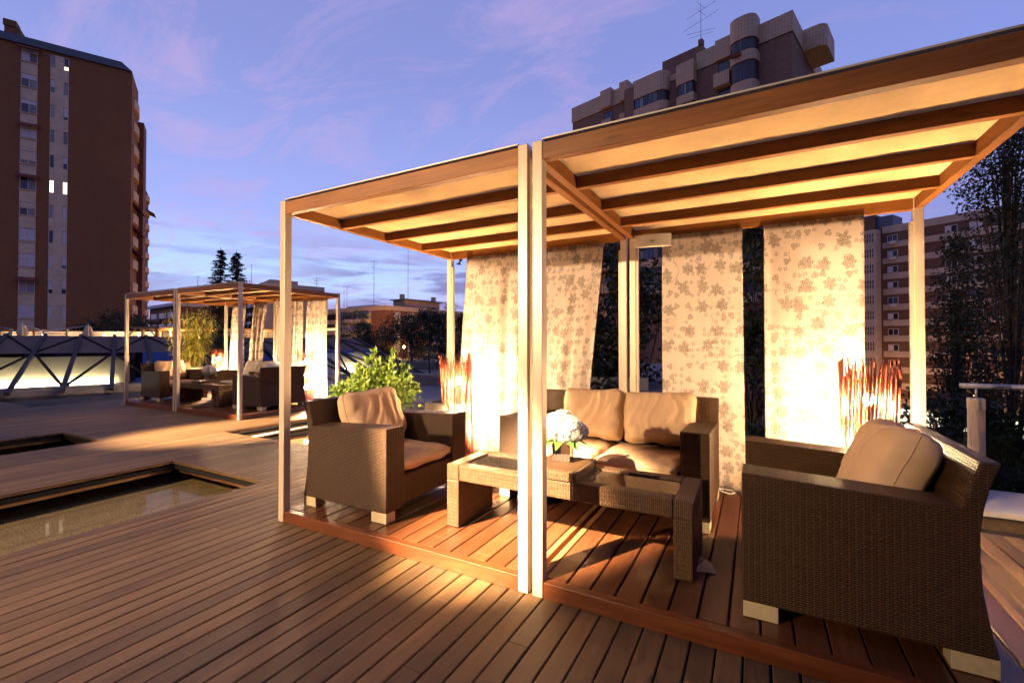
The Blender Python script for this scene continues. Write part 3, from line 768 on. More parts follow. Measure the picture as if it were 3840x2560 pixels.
# ------------------------------------------------------------------ curtains
def curtain(label, xl, xr, y, zt, zb, seed, skl=0.0, skr=0.0, amp=0.012, folds=5, billow=0.05, wav=0.5):
    r_ = random.Random(seed); t0 = r_.uniform(0, 6); t1 = r_.uniform(0, 6)
    nu, nv = 56, 40; W = xr - xl; uvs = []
    def fn(u, v):
        zz = zt + (zb - zt) * v
        s = v ** 1.3
        a, b = xl + skl * s, xr + skr * s
        x = a + (b - a) * u
        f = math.sin(u * folds * 2 * math.pi + t0 + 0.8 * math.sin(3 * v + t1)) * amp * (0.45 + 0.8 * v) + math.sin(u * folds * 1.7 * 6.28 + t1) * amp * 0.35
        yy = y - f - billow * math.sin(math.pi * min(1, v * 0.9)) * math.sin(math.pi * u * wav + 0.6)
        uvs.append((u * (W * 1.18) + seed, -v * (zt - zb)))
        return (x, yy, zz + 0.01 * math.sin(u * 9 + t0) * v)
    m = MB().grid(fn, nu, nv)
    o = m.build('curtain', 'curtain_cloth', None, True, uv=uvs)
    so_ = o.modifiers.new('Solidify', 'SOLIDIFY'); so_.thickness = 0.0015
    return tag(o, label, 'curtain', 'floral curtains of the pergolas')
YC = PY + PD - 0.075
curtain('floral curtain blowing at the left, behind the left reed lamp', -3.03, -2.02, YC, PB - 0.02, 0.12, 1, -0.10, 0.02, 0.016, 6, 0.10)
curtain('floral curtain leaning left beside the double middle posts', -1.98, -1.36, YC, PB - 0.02, 0.14, 2, -0.12, -0.20, 0.007, 3, 0.12)
curtain('flat floral curtain hanging behind the right end of the sofa', -0.79, -0.105, YC, PB - 0.02, 0.10, 3, 0.0, 0.015, 0.0018, 6, 0.008)
curtain('floral curtain lit by the reed lamp behind the nearest armchair', 0.06, 0.755, YC, PB - 0.02, 0.10, 4, 0.0, -0.01, 0.0026, 5, 0.010)
YF = YC + OFY
curtain('far curtain glowing white beside the far left reed lamp', -12.35, -11.72, YF, PB - 0.02, 0.14, 5, -0.15, 0.0, 0.03, 4, 0.08)
curtain('far curtain hanging left of the far middle posts', -11.45, -10.90, YF, PB - 0.02, 0.14, 6, -0.15, -0.1, 0.025, 4, 0.08)
curtain('far curtain hanging right of the far middle posts', -9.98, -9.46, YF, PB - 0.02, 0.14, 7, 0.0, 0.0, 0.025, 5, 0.03)
curtain('far curtain at the right end, beside the far right reed lamp', -9.34, -8.62, YF, PB - 0.02, 0.14, 8, 0.02, 0.06, 0.02, 4, 0.05)

# ------------------------------------------------------------------ speaker, cord, napkin, leaf scraps
sp = thing('speaker', 'beige wall speaker hung under the beam at the middle posts', 'speaker', (-0.862, 4.42, 2.31), R(8), 'loudspeakers of the pergolas')
prof = [(-0.165, -0.02)] + [(-0.165 + 0.33 * i / 10, -0.09 + 0.035 * ((i - 5) / 5.0) ** 2) for i in range(11)] + [(0.165, -0.02)]
MB().prism(prof, 2, 0.0, 0.115).build('cabinet', 'speaker_grey', sp, bevel=0.004)
MB().box(-0.06, 0.06, -0.02, 0.05, 0.03, 0.09).build('bracket', 'dark_metal', sp)
MB().box(-0.028, 0.028, -0.0945, -0.0905, 0.034, 0.050).build('badge', 'white_plastic', sp)
fc = bpy.data.curves.new('badge_text', 'FONT'); fc.body = 'BOSE'; fc.size = 0.015; fc.align_x = 'CENTER'; fc.align_y = 'CENTER'; fc.shear = 0.25; fc.extrude = 0.0004
fo = bpy.data.objects.new('badge_source', fc); C.objects.link(fo); bpy.context.view_layer.update()
tm = bpy.data.meshes.new_from_object(fo.evaluated_get(bpy.context.evaluated_depsgraph_get())); bpy.data.objects.remove(fo); bpy.data.curves.remove(fc)
tm.materials.clear(); tm.materials.append(MATS['black_plastic'])
fo = bpy.data.objects.new('lettering', tm); C.objects.link(fo); fo.parent = sp; fo.location = (0, -0.0952, 0.042); fo.rotation_euler = (R(90), 0, 0)
sp2 = place(sp, 'small beige speaker at the middle posts of the far pergola', (-10.2, 7.04, 2.31))
tag(MB().path([(-0.325, 4.44, ZT + 0.012), (-0.27, 4.48, ZT + 0.008), (-0.20, 4.47, ZT + 0.007), (-0.175, 4.41, ZT + 0.007), (-0.21, 4.36, ZT + 0.007), (-0.28, 4.36, ZT + 0.02), (-0.31, 4.37, ZT + 0.05)], 0.006, 8).build('power_cord', 'white_plastic', smooth=True, uv=None), 'white power cord looped on the floor beside the sofa', 'cord')
tag(MB().lathe([(0.02, 0.001), (0.028, 0.008), (0.024, 0.022), (0.008, 0.028)], 14, (-0.135, 4.42, ZT)).build('floor_switch', 'black_plastic', smooth=True), 'small black foot switch at the curtain hem by the cord', 'switch')
nk = MB(); nk.add([(-0.325, 2.80, ZT + 0.004), (-0.205, 2.83, ZT + 0.003), (-0.245, 2.90, ZT + 0.03), (-0.315, 2.995, ZT + 0.008), (-0.275, 2.87, ZT + 0.05)], [(0, 1, 4), (1, 2, 4), (2, 3, 4), (3, 0, 4)])
no_ = nk.build('napkin', 'napkin', uv=None); s_ = no_.modifiers.new('Solidify', 'SOLIDIFY'); s_.thickness = 0.003
tag(no_, 'crumpled white paper napkin on the floor at the table leg', 'napkin')
lf = MB(); r_ = random.Random(2)
for k in range(6): leaf_quad(lf, (-0.82 + r_.uniform(-0.03, 0.03), 3.53 + r_.uniform(-0.02, 0.02), ZT + 0.006), (r_.uniform(-1, 1), r_.uniform(-1, 1), 0.2), (0, 0, 1), 0.05, 0.022)
tag(lf.build('leaf_litter', 'leaf_olive', uv=None), 'small heap of dry leaves on the floor under the coffee table', 'leaves', kind='stuff')

# ------------------------------------------------------------------ plants on the terrace
def shrub(label, loc, rad, zc, hz, seed):
    r_ = random.Random(seed)
    t = thing('shrub', label, 'shrub', loc)
    MB().lathe([(0.20, 0.001), (0.27, 0.36), (0.285, 0.37), (0.285, 0.40), (0.25, 0.40), (0.24, 0.37)], 24).build('pot', 'concrete', t, True)
    br = MB(); tips = []
    for k in range(46):
        a = r_.uniform(0, 6.28); el_ = r_.uniform(0.1, 1.45); q = r_.uniform(0.75, 1.0)
        tip = Vector((rad * q * math.cos(a) * math.cos(el_ * 0.8), rad * q * math.sin(a) * math.cos(el_ * 0.8), zc + hz * math.sin(el_) * q))
        if k < 5: tip = Vector((r_.uniform(-.2, .2), r_.uniform(-.2, .2), zc + hz * r_.uniform(1.0, 1.35)))
        b0 = Vector((r_.uniform(-.06, .06), r_.uniform(-.06, .06), 0.4)); md = (b0 + tip) / 2 + Vector((tip.x * .2, tip.y * .2, 0.05))
        br.tube(b0, md, 0.008, 0.006, 5, False); br.tube(md, tip, 0.006, 0.003, 5, False)
        tips.append((tip, (tip - md).normalized())); tips.append(((tip + md) / 2, (tip - md).normalized()))
    br.build('branches', 'bark', t, True, uv=None)
    allv = []
    for tip, d in tips:
        for q in range(26):
            f = r_.uniform(0, 1) ** 0.7
            pos = tip - d * 0.22 * (1 - f) + Vector((r_.gauss(0, .03), r_.gauss(0, .03), r_.gauss(0, .025))) * (1.4 - f)
            ld = (d * (0.5 + f) + Vector((r_.gauss(0, .7), r_.gauss(0, .7), r_.gauss(0.25, .5)))).normalized()
            allv.append((pos, ld, r_.uniform(0.06, 0.10)))
    for k in range(1100):
        a = r_.uniform(0, 6.28); b = r_.uniform(-0.35, 1.4); q = r_.uniform(0.6, 0.95)
        pos = Vector((rad * q * math.cos(a) * math.cos(b), rad * q * math.sin(a) * math.cos(b), zc + hz * 0.85 * math.sin(b)))
        allv.append((pos, (pos - Vector((0, 0, zc - 0.2))).normalized() + Vector((r_.gauss(0, .6), r_.gauss(0, .6), r_.gauss(0.1, .5))), r_.uniform(0.045, 0.075)))
    toward = (CAM - Vector(loc)).normalized()
    allv.sort(key=lambda x: -(x[0].dot(toward)))
    meshes = []
    for k in range(6):
        m = MB(); leaf_quad(m, (0, 0, 0), (0, 0, 1), (0, 1, 0), 1.0, 0.42 + 0.03 * k, 0.12 + 0.05 * k)
        o = m.build('leaf', 'leaf_box', t, uv=None); meshes.append(o)
    for k, (pos, d, L) in enumerate(allv[:290]):
        src = meshes[k % 6]
        o = src if k < 6 else share(src, 'leaf', t, (0, 0, 0))
        q = d.to_track_quat('Z', 'Y') @ Matrix.Rotation(r_.uniform(0, 6.28), 3, 'Z').to_quaternion()
        o.location = pos; o.rotation_euler = q.to_euler(); o.scale = (L, L, L)
    m = MB()
    for pos, d, L in allv[290:]:
        leaf_quad(m, pos, d, (r_.gauss(0, 1), r_.gauss(0, 1), 0.6), L, L * 0.45, r_.uniform(0.05, 0.35))
    tag(m.build('foliage', 'leaf_box', t, uv=None), kind='stuff')
    return t
shrub('bright green leafy bush in a pot behind the left armchair', (-4.30, 4.30, 0.0), 0.60, 0.62, 0.52, 5)
def bamboo(label, loc, seed):
    r_ = random.Random(seed)
    t = thing('bamboo', label, 'bamboo', loc)
    MB().lathe([(0.27, 0.001), (0.40, 0.62), (0.43, 0.64), (0.43, 0.70), (0.38, 0.70), (0.36, 0.66)], 28).build('pot', 'pot_cream', t, True)
    MB().lathe([(0.375, 0.60), (0.375, 0.655)], 24).build('soil', 'soil', t)
    lv = MB()
    for k in range(34):
        a = r_.uniform(0, 6.28); rr = r_.uniform(0, 0.25); H = r_.uniform(1.0, 1.95)
        p0 = Vector((rr * math.cos(a), rr * math.sin(a), 0.64)); sp_ = r_.uniform(0.05, 0.55)
        p1 = p0 + Vector((math.cos(a) * sp_ * .5, math.sin(a) * sp_ * .5, H * .6)); p2 = p0 + Vector((math.cos(a) * sp_, math.sin(a) * sp_, H))
        c = MB(); c.tube(p0, p1, 0.009, 0.007, 6, False); c.tube(p1, p2, 0.007, 0.003, 6, False); c.build('cane', 'leaf_bamboo', t, True, uv=None)
        for q in range(70):
            f = r_.uniform(0.15, 1.0); p = p0.lerp(p1, f / .6) if f < .6 else p1.lerp(p2, (f - .6) / .4)
            d = Vector((r_.gauss(0, 1), r_.gauss(0, 1), r_.gauss(0.1, .6)))
            leaf_quad(lv, p + d.normalized() * r_.uniform(0.0, 0.2), d, (0, 0, 1), r_.uniform(0.13, 0.24), r_.uniform(0.022, 0.034), 0.35)
    tag(lv.build('foliage', 'leaf_bamboo', t, uv=None), kind='stuff')
    return t
bamboo('tall bamboo clump in a cream pot behind the far pergola', (-14.7, 7.3, 0.0), 3)
rp = random.Random(8)
pl = thing('small_plant', 'tiny pale flower sprig sticking up behind the far left armchair', 'plant', (-12.75, 5.35, 0.93))
m = MB()
for k in range(9): leaf_quad(m, (0, 0, 0), (rp.gauss(0, 1), rp.gauss(0, 1), rp.uniform(.3, 1)), (0, 0, 1), 0.11, 0.03)
m.build('leaves', 'petal', pl, uv=None); MB().tube((0, 0, -0.9), (0, 0, 0.0), 0.006, 0.004, 6).build('stem', 'leaf_olive', pl, True); MB().lathe([(0.07, -0.929), (0.09, -0.80), (0.08, -0.80)], 14).build('pot', 'pot_cream', pl, True)

# ------------------------------------------------------------------ railing, ledge, stone planter
rl = thing('glass_railing', 'steel handrail and glass panel at the right edge of the terrace', 'railing', (1.86, 5.83, 0))
MB().box(-0.095, 0.002, -0.05, 0.05, -0.1, 0.78).build('post', 'post_metal', rl, bevel=0.004)
MB().box(-0.098, 0.005, -0.053, 0.053, 0.7802, 0.885).build('post_cap', 'post_metal', rl, bevel=0.004)
MB().tube((-0.045, 0, 0.885), (-0.045, 0, 0.985), 0.009, 0.009, 8).build('bracket', 'steel', rl, True)
MB().tube((-0.16, 0, 1.0), (5.2, 0, 1.0), 0.024, 0.024, 16).build('handrail', 'grey_metal', rl, True, uv=None)
for k in range(3):
    x0 = 0.095 + k * 1.72
    MB().box(x0 - 0.08, x0 + 1.47, -0.006, 0.006, 0.0, 0.80).build('glass_panel', 'glass_rail', rl)
    MB().box(x0 + 1.50, x0 + 1.60, -0.05, 0.05, -0.1, 0.88).build('post', 'post_metal', rl, bevel=0.004)
tag(MB().box(1.28, 7.0, 4.86, 5.58, 0.055, 0.10).build('stone_ledge', 'stone_ledge', bevel=0.006), 'low stone ledge in front of the glass railing at the right edge', 'ledge')
MBd = MB().box(1.3, 7.0, 4.9, 5.56, -0.2, 0.0545).build('ledge_base', 'soil'); tag(MBd, 'brown dirt base under the stone ledge at the right edge', 'ledge base')
pt = thing('stone_planter', 'rough stone planter box behind the left reed lamp', 'planter', (-4.95, 6.05, 0))
MB().box(0.0, 1.9, 0, 0.9, -0.5, 0.40).build('box', 'granite', pt, bevel=0.01); MB().box(0.08, 1.82, 0.08, 0.82, 0.401, 0.42).build('soil', 'soil', pt)
m = MB()
for k in range(500):
    x, y = rp.uniform(.5, 1.8), rp.uniform(.1, .8); leaf_quad(m, (x, y, 0.42 + rp.uniform(0, .2)), (rp.gauss(0, 1), rp.gauss(0, 1), 1.2), (0, 0, 1), 0.06, 0.02)
tag(m.build('ground_cover', 'leaf_olive', pt, uv=None), kind='stuff')

# ------------------------------------------------------------------ glass skylight
SB = Vector((-17.117, 5.157, 0.0)); HH = Vector((-0.9349, 0.3549, 0)); TT = Vector((0.3549, 0.9349, 0)); SL = 0.2128
sk = thing('skylight', 'long faceted glass skylight with grey ribs, lit from inside', 'skylight', (0, 0, 0))
def SP(s, l, h=0.0): return SB + TT * s + HH * l + Vector((0, 0, SL * l + h))
LM, LT_ = 4.95, 8.0
s0, s1, st = -4.16, 11.44, 1.04
nn = 15
for k in range(nn + 1):
    s = s0 + k * st
    a, b = SP(s, 0.0), SP(s, LT_)
    m = MB(); p = [a - TT * 0.055, a + TT * 0.055, b + TT * 0.055, b - TT * 0.055]; dz = Vector((0, 0, 0.09))
    m.add([q + Vector((0, 0, .005)) for q in p] + [q + dz for q in p], [(0, 3, 2, 1), (4, 5, 6, 7), (0, 1, 5, 4), (1, 2, 6, 5), (2, 3, 7, 6), (3, 0, 4, 7)])
    m.build('rib', 'rib_metal', sk, uv=None)
def diag(pa, pb, w_, mm):
    mm = 'bar_black'
    d = (pb - pa).normalized(); nrm = Vector((-HH.x * SL, -HH.y * SL, 1)).normalized(); sd = d.cross(nrm).normalized() * w_
    m = MB(); p = [pa - sd, pa + sd, pb + sd, pb - sd]
    m.add([q + nrm * .004 for q in p] + [q + nrm * .045 for q in p], [(0, 3, 2, 1), (4, 5, 6, 7), (0, 1, 5, 4), (1, 2, 6, 5), (2, 3, 7, 6), (3, 0, 4, 7)])
    m.build('lattice_bar', mm, sk, uv=None)
for k in range(nn):
    a, b = s0 + k * st, s0 + (k + 1) * st
    odd = k % 2
    q = [SP(a, LM), SP(b, LM), SP(b, LT_), SP(a, LT_)]
    tri = ((0, 1, 2), (0, 2, 3)) if odd else ((0, 1, 3), (1, 2, 3))
    for t3 in tri: MB().add([q[i] for i in t3], [(0, 1, 2)]).build('roof_panel', 'skylight_panel', sk, uv=None)
    q2 = [SP(a, 0.5), SP(b, 0.5), SP(b, LM), SP(a, LM)]
    tri2 = ((0, 1, 3), (1, 2, 3)) if odd else ((0, 1, 2), (0, 2, 3))
    for t3 in tri2: MB().add([q2[i] for i in t3], [(0, 1, 2)]).build('pane', 'glass_blue', sk, uv=None)
    if odd: diag(q[0], q[2], 0.02, 'dark_metal'); diag(q2[1], q2[3], 0.035, 'dark_metal')
    else: diag(q[1], q[3], 0.02, 'dark_metal'); diag(q2[0], q2[2], 0.035, 'dark_metal')
def plate(name, mm, pts, th=0.1, parent=sk):
    m = MB(); n = len(pts); lo = [p - Vector((0, 0, th)) for p in pts]
    m.add(pts + lo, [tuple(range(n)), tuple(range(n, 2 * n))[::-1]] + [(i, n + i, n + (i + 1) % n, (i + 1) % n) for i in range(n)])
    return m.build(name, mm, parent, uv=None)
def vertwall(name, mm, a, b, z0, z1, parent=sk, th=0.12):
    d = (b - a).normalized(); n_ = Vector((-d.y, d.x, 0)) * th
    m = MB(); p = [a, b, b + n_, a + n_]
    m.add([Vector((q.x, q.y, z0)) for q in p] + [Vector((q.x, q.y, z1)) for q in p], [(0, 3, 2, 1), (4, 5, 6, 7), (0, 1, 5, 4), (1, 2, 6, 5), (2, 3, 7, 6), (3, 0, 4, 7)])
    return m.build(name, mm, parent, uv=None)
vertwall('kerb', 'concrete', SP(s0, 0.25, 0), SP(s1, 0.25, 0), -0.2, 0.10); vertwall('kerb', 'concrete', SP(s0, 0.48, 0), SP(s1, 0.48, 0), -0.2, 0.155)
vertwall('back_wall', 'skylight_panel', SP(s1, LT_), SP(s0, LT_), -0.3, SL * LT_ - 0.02)
plate('inner_floor', 'interior_wall', [Vector((p.x, p.y, -0.8)) for p in (SP(s0, 0.6), SP(s1, 0.6), SP(s1, LT_ - .2), SP(s0, LT_ - .2))])
vertwall('inner_wall', 'interior_wall', SP(-2.1 + 3.6, 4.75), SP(s0, 4.75), -0.8, 0.93)
stl = vertwall('strip_light', 'strip_light', SP(1.15 - 0.1, 4.55), SP(s0, 4.55), -0.18, 0.02, th=0.06)
vertwall('inner_wall', 'interior_wall', SP(11.2, 4.75), SP(7.0, 4.75), -0.8, 0.93)
vertwall('strip_light', 'strip_light', SP(10.6, 4.5), SP(9.6, 4.5), 0.1, 0.16, th=0.06)

# ------------------------------------------------------------------ far lit terrace beyond the skylight
TZ = 1.62
ft = thing('upper_terrace', None, None); struct(ft)
A = at(-160, 1270, 27); B = at(1090, 1262, 30)
d0 = (B - A); d0.z = 0; LEN = d0.length; d0.normalize(); inw = Vector((-d0.y, d0.x, 0))
ft.location = (A.x, A.y, 0); ft.rotation_euler = (0, 0, math.atan2(d0.y, d0.x))
MB().box(-2, LEN + 1, -0.2, 9, -0.5, TZ).build('slab', 'concrete', ft, uv=None)
MB().box(-2, LEN + 1, 4.0, 4.2, TZ, TZ + 0.62).build('white_wall', 'frame_white', ft, uv=None)
def T(s, y, z): return ft.matrix_basis @ Vector((s, y, z))
ft.matrix_basis = Matrix.Translation((A.x, A.y, 0)) @ Matrix.Rotation(math.atan2(d0.y, d0.x), 4, 'Z')
def sfor(u, y=0.0):         # place along the terrace edge for a column of the photograph
    best = min(range(0, 700), key=lambda k: abs((lambda q: (RT.dot(q - CAM) / FW.dot(q - CAM)) * FPX + CX)(T(LEN * k / 700 * 1.0, y, 1.8)) - u))
    return LEN * best / 700
def railing_far(label, u0, u1, y, h, parts):
    a, b = sfor(u0, y), sfor(u1, y)
    o = thing('timber_fence', label, 'fence', T(a, y, TZ), ft.rotation_euler.z)
    L = b - a; n = max(2, int(L / 1.4))
    for k in range(n + 1): MB().box(L * k / n - 0.04, L * k / n + 0.04, -0.04, 0.04, 0, h).build('post', 'arbour_wood', o, uv=None)
    for k in range(parts):
        z = h * (k + 0.6) / parts
        MB().box(0.0, L, -0.065, -0.042, z - 0.03, z + 0.03).build('rail', 'arbour_wood', o, uv=None)
    MB().box(-0.05, L + 0.05, -0.09, 0.09, h, h + 0.05).build('cap_rail', 'arbour_wood', o, uv=None)
ft.rotation_euler = (0, 0, math.atan2(d0.y, d0.x))
railing_far('timber rail fence lit from behind, left part of the upper terrace', 0, 250, 1.2, 0.62, 4)
railing_far('timber rail fence on the upper terrace right of the wooden arbour', 610, 800, 1.6, 0.55, 5)
railing_far('timber rail fence on the upper terrace seen behind the far curtains', 820, 1060, 2.2, 0.75, 4)
def parasol(label, u, h, lean):
    s = sfor(u, 0.8)
    o = thing('parasol', label, 'parasol', T(s, 0.8, TZ), 0, 'closed parasols on the upper terrace')
    m = MB(); n = 16; prof = [(0.05, h), (0.12, h - 0.08), (0.27, h - 0.55), (0.30, h - 0.62), (0.22, h - 0.60), (0.24, h - 0.95), (0.29, 0.03), (0.25, 0.02)]
    vs = []
    for r0, z in prof:
        for i in range(n):
            q = r0 * (1 + 0.13 * (1 if i % 2 else -1)); vs.append((q * math.cos(i * 2 * math.pi / n) + lean * z, q * math.sin(i * 2 * math.pi / n), z))
    m.add(vs, [(j * n + i, (j + 1) * n + i, (j + 1) * n + (i + 1) % n, j * n + (i + 1) % n) for j in range(len(prof) - 1) for i in range(n)])
    m.build('cloth', 'umbrella_cloth', o, uv=None)
    MB().tube((0, 0, 0), (lean * h, 0, h + 0.12), 0.025, 0.02, 8).build('pole', 'steel', o, True)
parasol('closed cream parasol left of the bright forked lamp mast', 84, 1.0, 0.0)
parasol('closed cream parasol right of the bright forked lamp mast', 330, 0.92, 0.0)
s = sfor(166, 0.8); sA, sB, sC = sfor(84, .8), sfor(330, .8), sfor(-60, .8)
o = thing('lamp_mast', 'forked white mast with glaring lamp on the upper terrace', 'lamp mast', T(s, 0.8, TZ), ft.rotation_euler.z)
MB().tube((0, 0, 0), (0, 0, 0.55), 0.07, 0.06, 10).build('mast', 'frame_white', o, True)
MB().tube((0, 0, 0.5), (sA - s, 0, 1.02), 0.05, 0.025, 8).build('arm', 'frame_white', o, True); MB().tube((0, 0, 0.5), (sB - s, 0, 0.92), 0.05, 0.02, 8).build('arm', 'frame_white', o, True)
MB().sphere((-0.08, -0.22, 0.10), 0.055).build('lamp', 'lamp_white', o, True)
s = sfor(36, .6); o = thing('timber_post', 'leaning timber post at the left end of the upper terrace', 'post', T(s, 0.6, TZ), ft.rotation_euler.z)
MB().prism([(-0.10, 0), (0.06, 0), (0.15, 0.72), (0.04, 0.72)], 1, -0.06, 0.06).build('post', 'umbrella_cloth', o); MB().tube((0.08, 0, 0.70), (sC - s, 0, 0.85), 0.02, 0.02, 6).build('stay', 'frame_white', o, True)
a, b = sfor(476, 1.0), sfor(588, 1.0)
o = thing('wooden_arbour', 'small wooden arbour frame on the upper terrace left of the far pergola', 'arbour', T(a, 1.0, TZ), ft.rotation_euler.z); L = b - a
for x in (0, L): MB().box(x - 0.07, x + 0.07, -0.07, 0.07, 0, 0.75).build('post', 'arbour_wood', o, uv=None)
MB().box(-0.15, L + 0.2, -0.09, 0.09, 0.7505, 0.88).build('beam', 'arbour_wood', o, uv=None); MB().box(0.07, L - 0.07, -0.05, 0.05, 0.18, 0.28).build('rail', 'arbour_wood', o, uv=None)
for x, sg in ((0.07, 1), (L - 0.07, -1)): MB().tube((x, 0, 0.25), (x + sg * 0.42, 0, 0.75), 0.045, 0.045, 6).build('brace', 'arbour_wood', o, uv=None)
MB().box(-0.15, L + 0.2, 1.5, 1.7, 0.70, 0.84).build('beam', 'arbour_wood', o, uv=None)
for x in (0, L): MB().box(x - 0.07, x + 0.07, 1.53, 1.67, 0, 0.70).build('post', 'arbour_wood', o, uv=None)
a, b = sfor(592, 3.0), sfor(1080, 3.0)
o = thing('terrace_canopy', 'long low timber canopy roof across the upper terrace behind the far pergola', 'canopy', T(a, 3.0, TZ), ft.rotation_euler.z); L = b - a
MB().box(0, L, 0, 0.9, 0.62, 0.78).build('roof', 'arbour_wood', o, uv=None)
for k in range(7): MB().box(L * k / 6 - 0.05, L * k / 6 + 0.05, 0.05, 0.15, 0, 0.62).build('post', 'arbour_wood', o, uv=None)
for k, u in enumerate((275, 385, 470, 520, 575)):
    MB().box(-0.04, 0.04, -0.04, 0.04, 0, 0.42)
def plamp(name, loc, col, watts, rad=0.08):
    l = bpy.data.lights.new(name, 'POINT'); l.color = col; l.energy = watts; l.shadow_soft_size = rad
    o = bpy.data.objects.new(name, l); C.objects.link(o); o.location = loc; return o
for k, (u, y, z, wv) in enumerate(((10, 3.3, 0.40, 70), (163, 2.6, 0.35, 120), (390, 3.2, 0.35, 90), (520, 3.0, 0.35, 170), (640, 2.4, 0.35, 170), (800, 2.5, 0.45, 130), (960, 2.5, 0.45, 130))):
    q = T(sfor(u, y), y, TZ)
    o = thing('terrace_lamp', ['low glowing lamp at the far left of the upper terrace', 'low glowing lamp behind the forked mast', 'low glowing lamp right of the second parasol', 'low glowing lamp under the wooden arbour', 'low glowing lamp right of the arbour', 'low glowing lamp behind the bamboo', 'low glowing lamp behind the far white curtain'][k], 'lamp', q, 0, 'low lamps of the upper terrace')
    MB().tube((0, 0, 0), (0, 0, z - 0.05), 0.02, 0.02, 8).build('stem', 'dark_metal', o, True); MB().sphere((0, 0, z), 0.055).build('globe', 'lamp_white', o, True)
    plamp('terrace_lamp_light', (q.x, q.y, q.z + z + 0.14), (1.0, 0.62, 0.25), wv, 0.06)

# ------------------------------------------------------------------ buildings
def panes(w_, x0, x1, z0, z1, y, n, mats, fr=0.05):
    dx = (x1 - x0) / n
    for k in range(n):
        mm = mats[k % len(mats)]
        MB().box(x0 + dx * k + fr / 2, x0 + dx * (k + 1) - fr / 2, y - 0.004, y + 0.03, z0 + fr, z1 - fr).build('pane', mm, w_, uv=None)
def window(par, x0, x1, z0, z1, y=-0.0, n=2, mats=('window_pane',), frame='frame_white', fr=0.06, proud=0.05):
    m = MB(); yy0, yy1 = y - proud, y + 0.02
    m.box(x0, x1, yy0, yy1, z0, z0 + fr); m.box(x0, x1, yy0, yy1, z1 - fr, z1)
    dx = (x1 - x0) / n
    for k in range(n + 1):
        xx = min(max(x0 + dx * k, x0 + fr / 2), x1 - fr / 2)
        m.box(xx - fr / 2, xx + fr / 2, yy0 + 0.002, yy1, z0 + fr, z1 - fr)
    w_ = m.build('window', frame, par, uv=None)
    panes(w_, x0, x1, z0 + fr / 2, z1 - fr / 2, y - proud * 0.4, n, mats, fr)
    return w_
# --- left brick tower
lt = thing('apartment_tower', 'tall dark red brick tower with two white window columns, left edge', 'tower', (-68.75, 26.92, 0), math.atan2(0.881, 0.4726))
MB().box(-26, 0, 0, 5.5, GZ, 35.4).build('wall', 'brick_red', lt)
MB().prism([(-26, 35.41), (0.0, 35.41), (-1.0, 36.25), (-26, 36.25)], 1, -0.25, 5.6).build('roof', 'slate', lt, uv=None)
ch = MB(); ch.box(-11.9, -10.6, 3, 5.5, 36.2, 38.6); ch.build('chimney', 'brick_red', lt); MB().box(-12.0, -10.9, 2.9, 4.2, 38.601, 39.3).build('chimney_cap', 'brick_red', lt)
rr = random.Random(3)
for k in range(14):
    zt = 35.05 - 2.93 * k
    if zt < GZ + 3: break
    zb = zt - 1.5
    MB().box(-9.72, -8.38, -0.10, 0.05, zb - 1.43, zb).build('spandrel', 'cream_panel', lt, uv=None)
    MB().box(-7.32, -5.76, -0.10, 0.05, zb - 1.43, zb).build('spandrel', 'cream_panel', lt, uv=None)
    opt = rr.choice([('shutter',), ('shutter', 'window_curtain'), ('window_pane', 'window_curtain'), ('window_curtain',)])
    if k in (2, 6): opt = ('window_pane', 'window_curtain')
    wd = window(lt, -9.72, -8.38, zb, zt, 0, 2, opt, 'frame_white', 0.07)
    if rr.random() < 0.75: MB().box(-9.64, -8.46, -0.062, -0.046, zt - rr.uniform(0.35, 1.25), zt - 0.07).build('blind', rr.choice(['shutter', 'cream_panel', 'shutter']), wd, uv=None)
    MB().box(-9.78, -8.32, -0.2, -0.101, zb - 0.08, zb).build('sill', 'cream_wall', lt, uv=None)
    MB().box(-6.9, -6.2, -0.095, 0.05, zb, zt).build('spandrel', 'cream_panel', lt, uv=None)
    for j, (a, b) in enumerate(((-7.32, -6.905), (-6.195, -5.76))):
        mm = rr.choice(['window_pane', 'window_pane', 'shutter', 'window_curtain'])
        if k == 5: mm = 'lit_window'
        wd = window(lt, a, b, zb, zt, 0, 1, (mm,), 'frame_white', 0.05)
        if k != 5 and rr.random() < 0.55: MB().box(a + .04, b - .04, -0.062, -0.046, zt - rr.uniform(0.4, 1.2), zt - 0.05).build('blind', 'shutter', wd, uv=None)
        if k == 0 and j == 1: MB().box(a + .06, b - .06, -0.06, -0.03, zb + 0.06, zb + 0.42).build('pane', 'lit_window', wd, uv=None)
    if k in (0, 3, 5, 9):
        MB().prism([(-0.75, zt - 0.25), (-0.05, zt + 0.25), (-0.05, zt + 0.30), (-0.75, zt - 0.15)], 0, -9.95, -8.15).build('awning', 'awning_red', lt, uv=None)
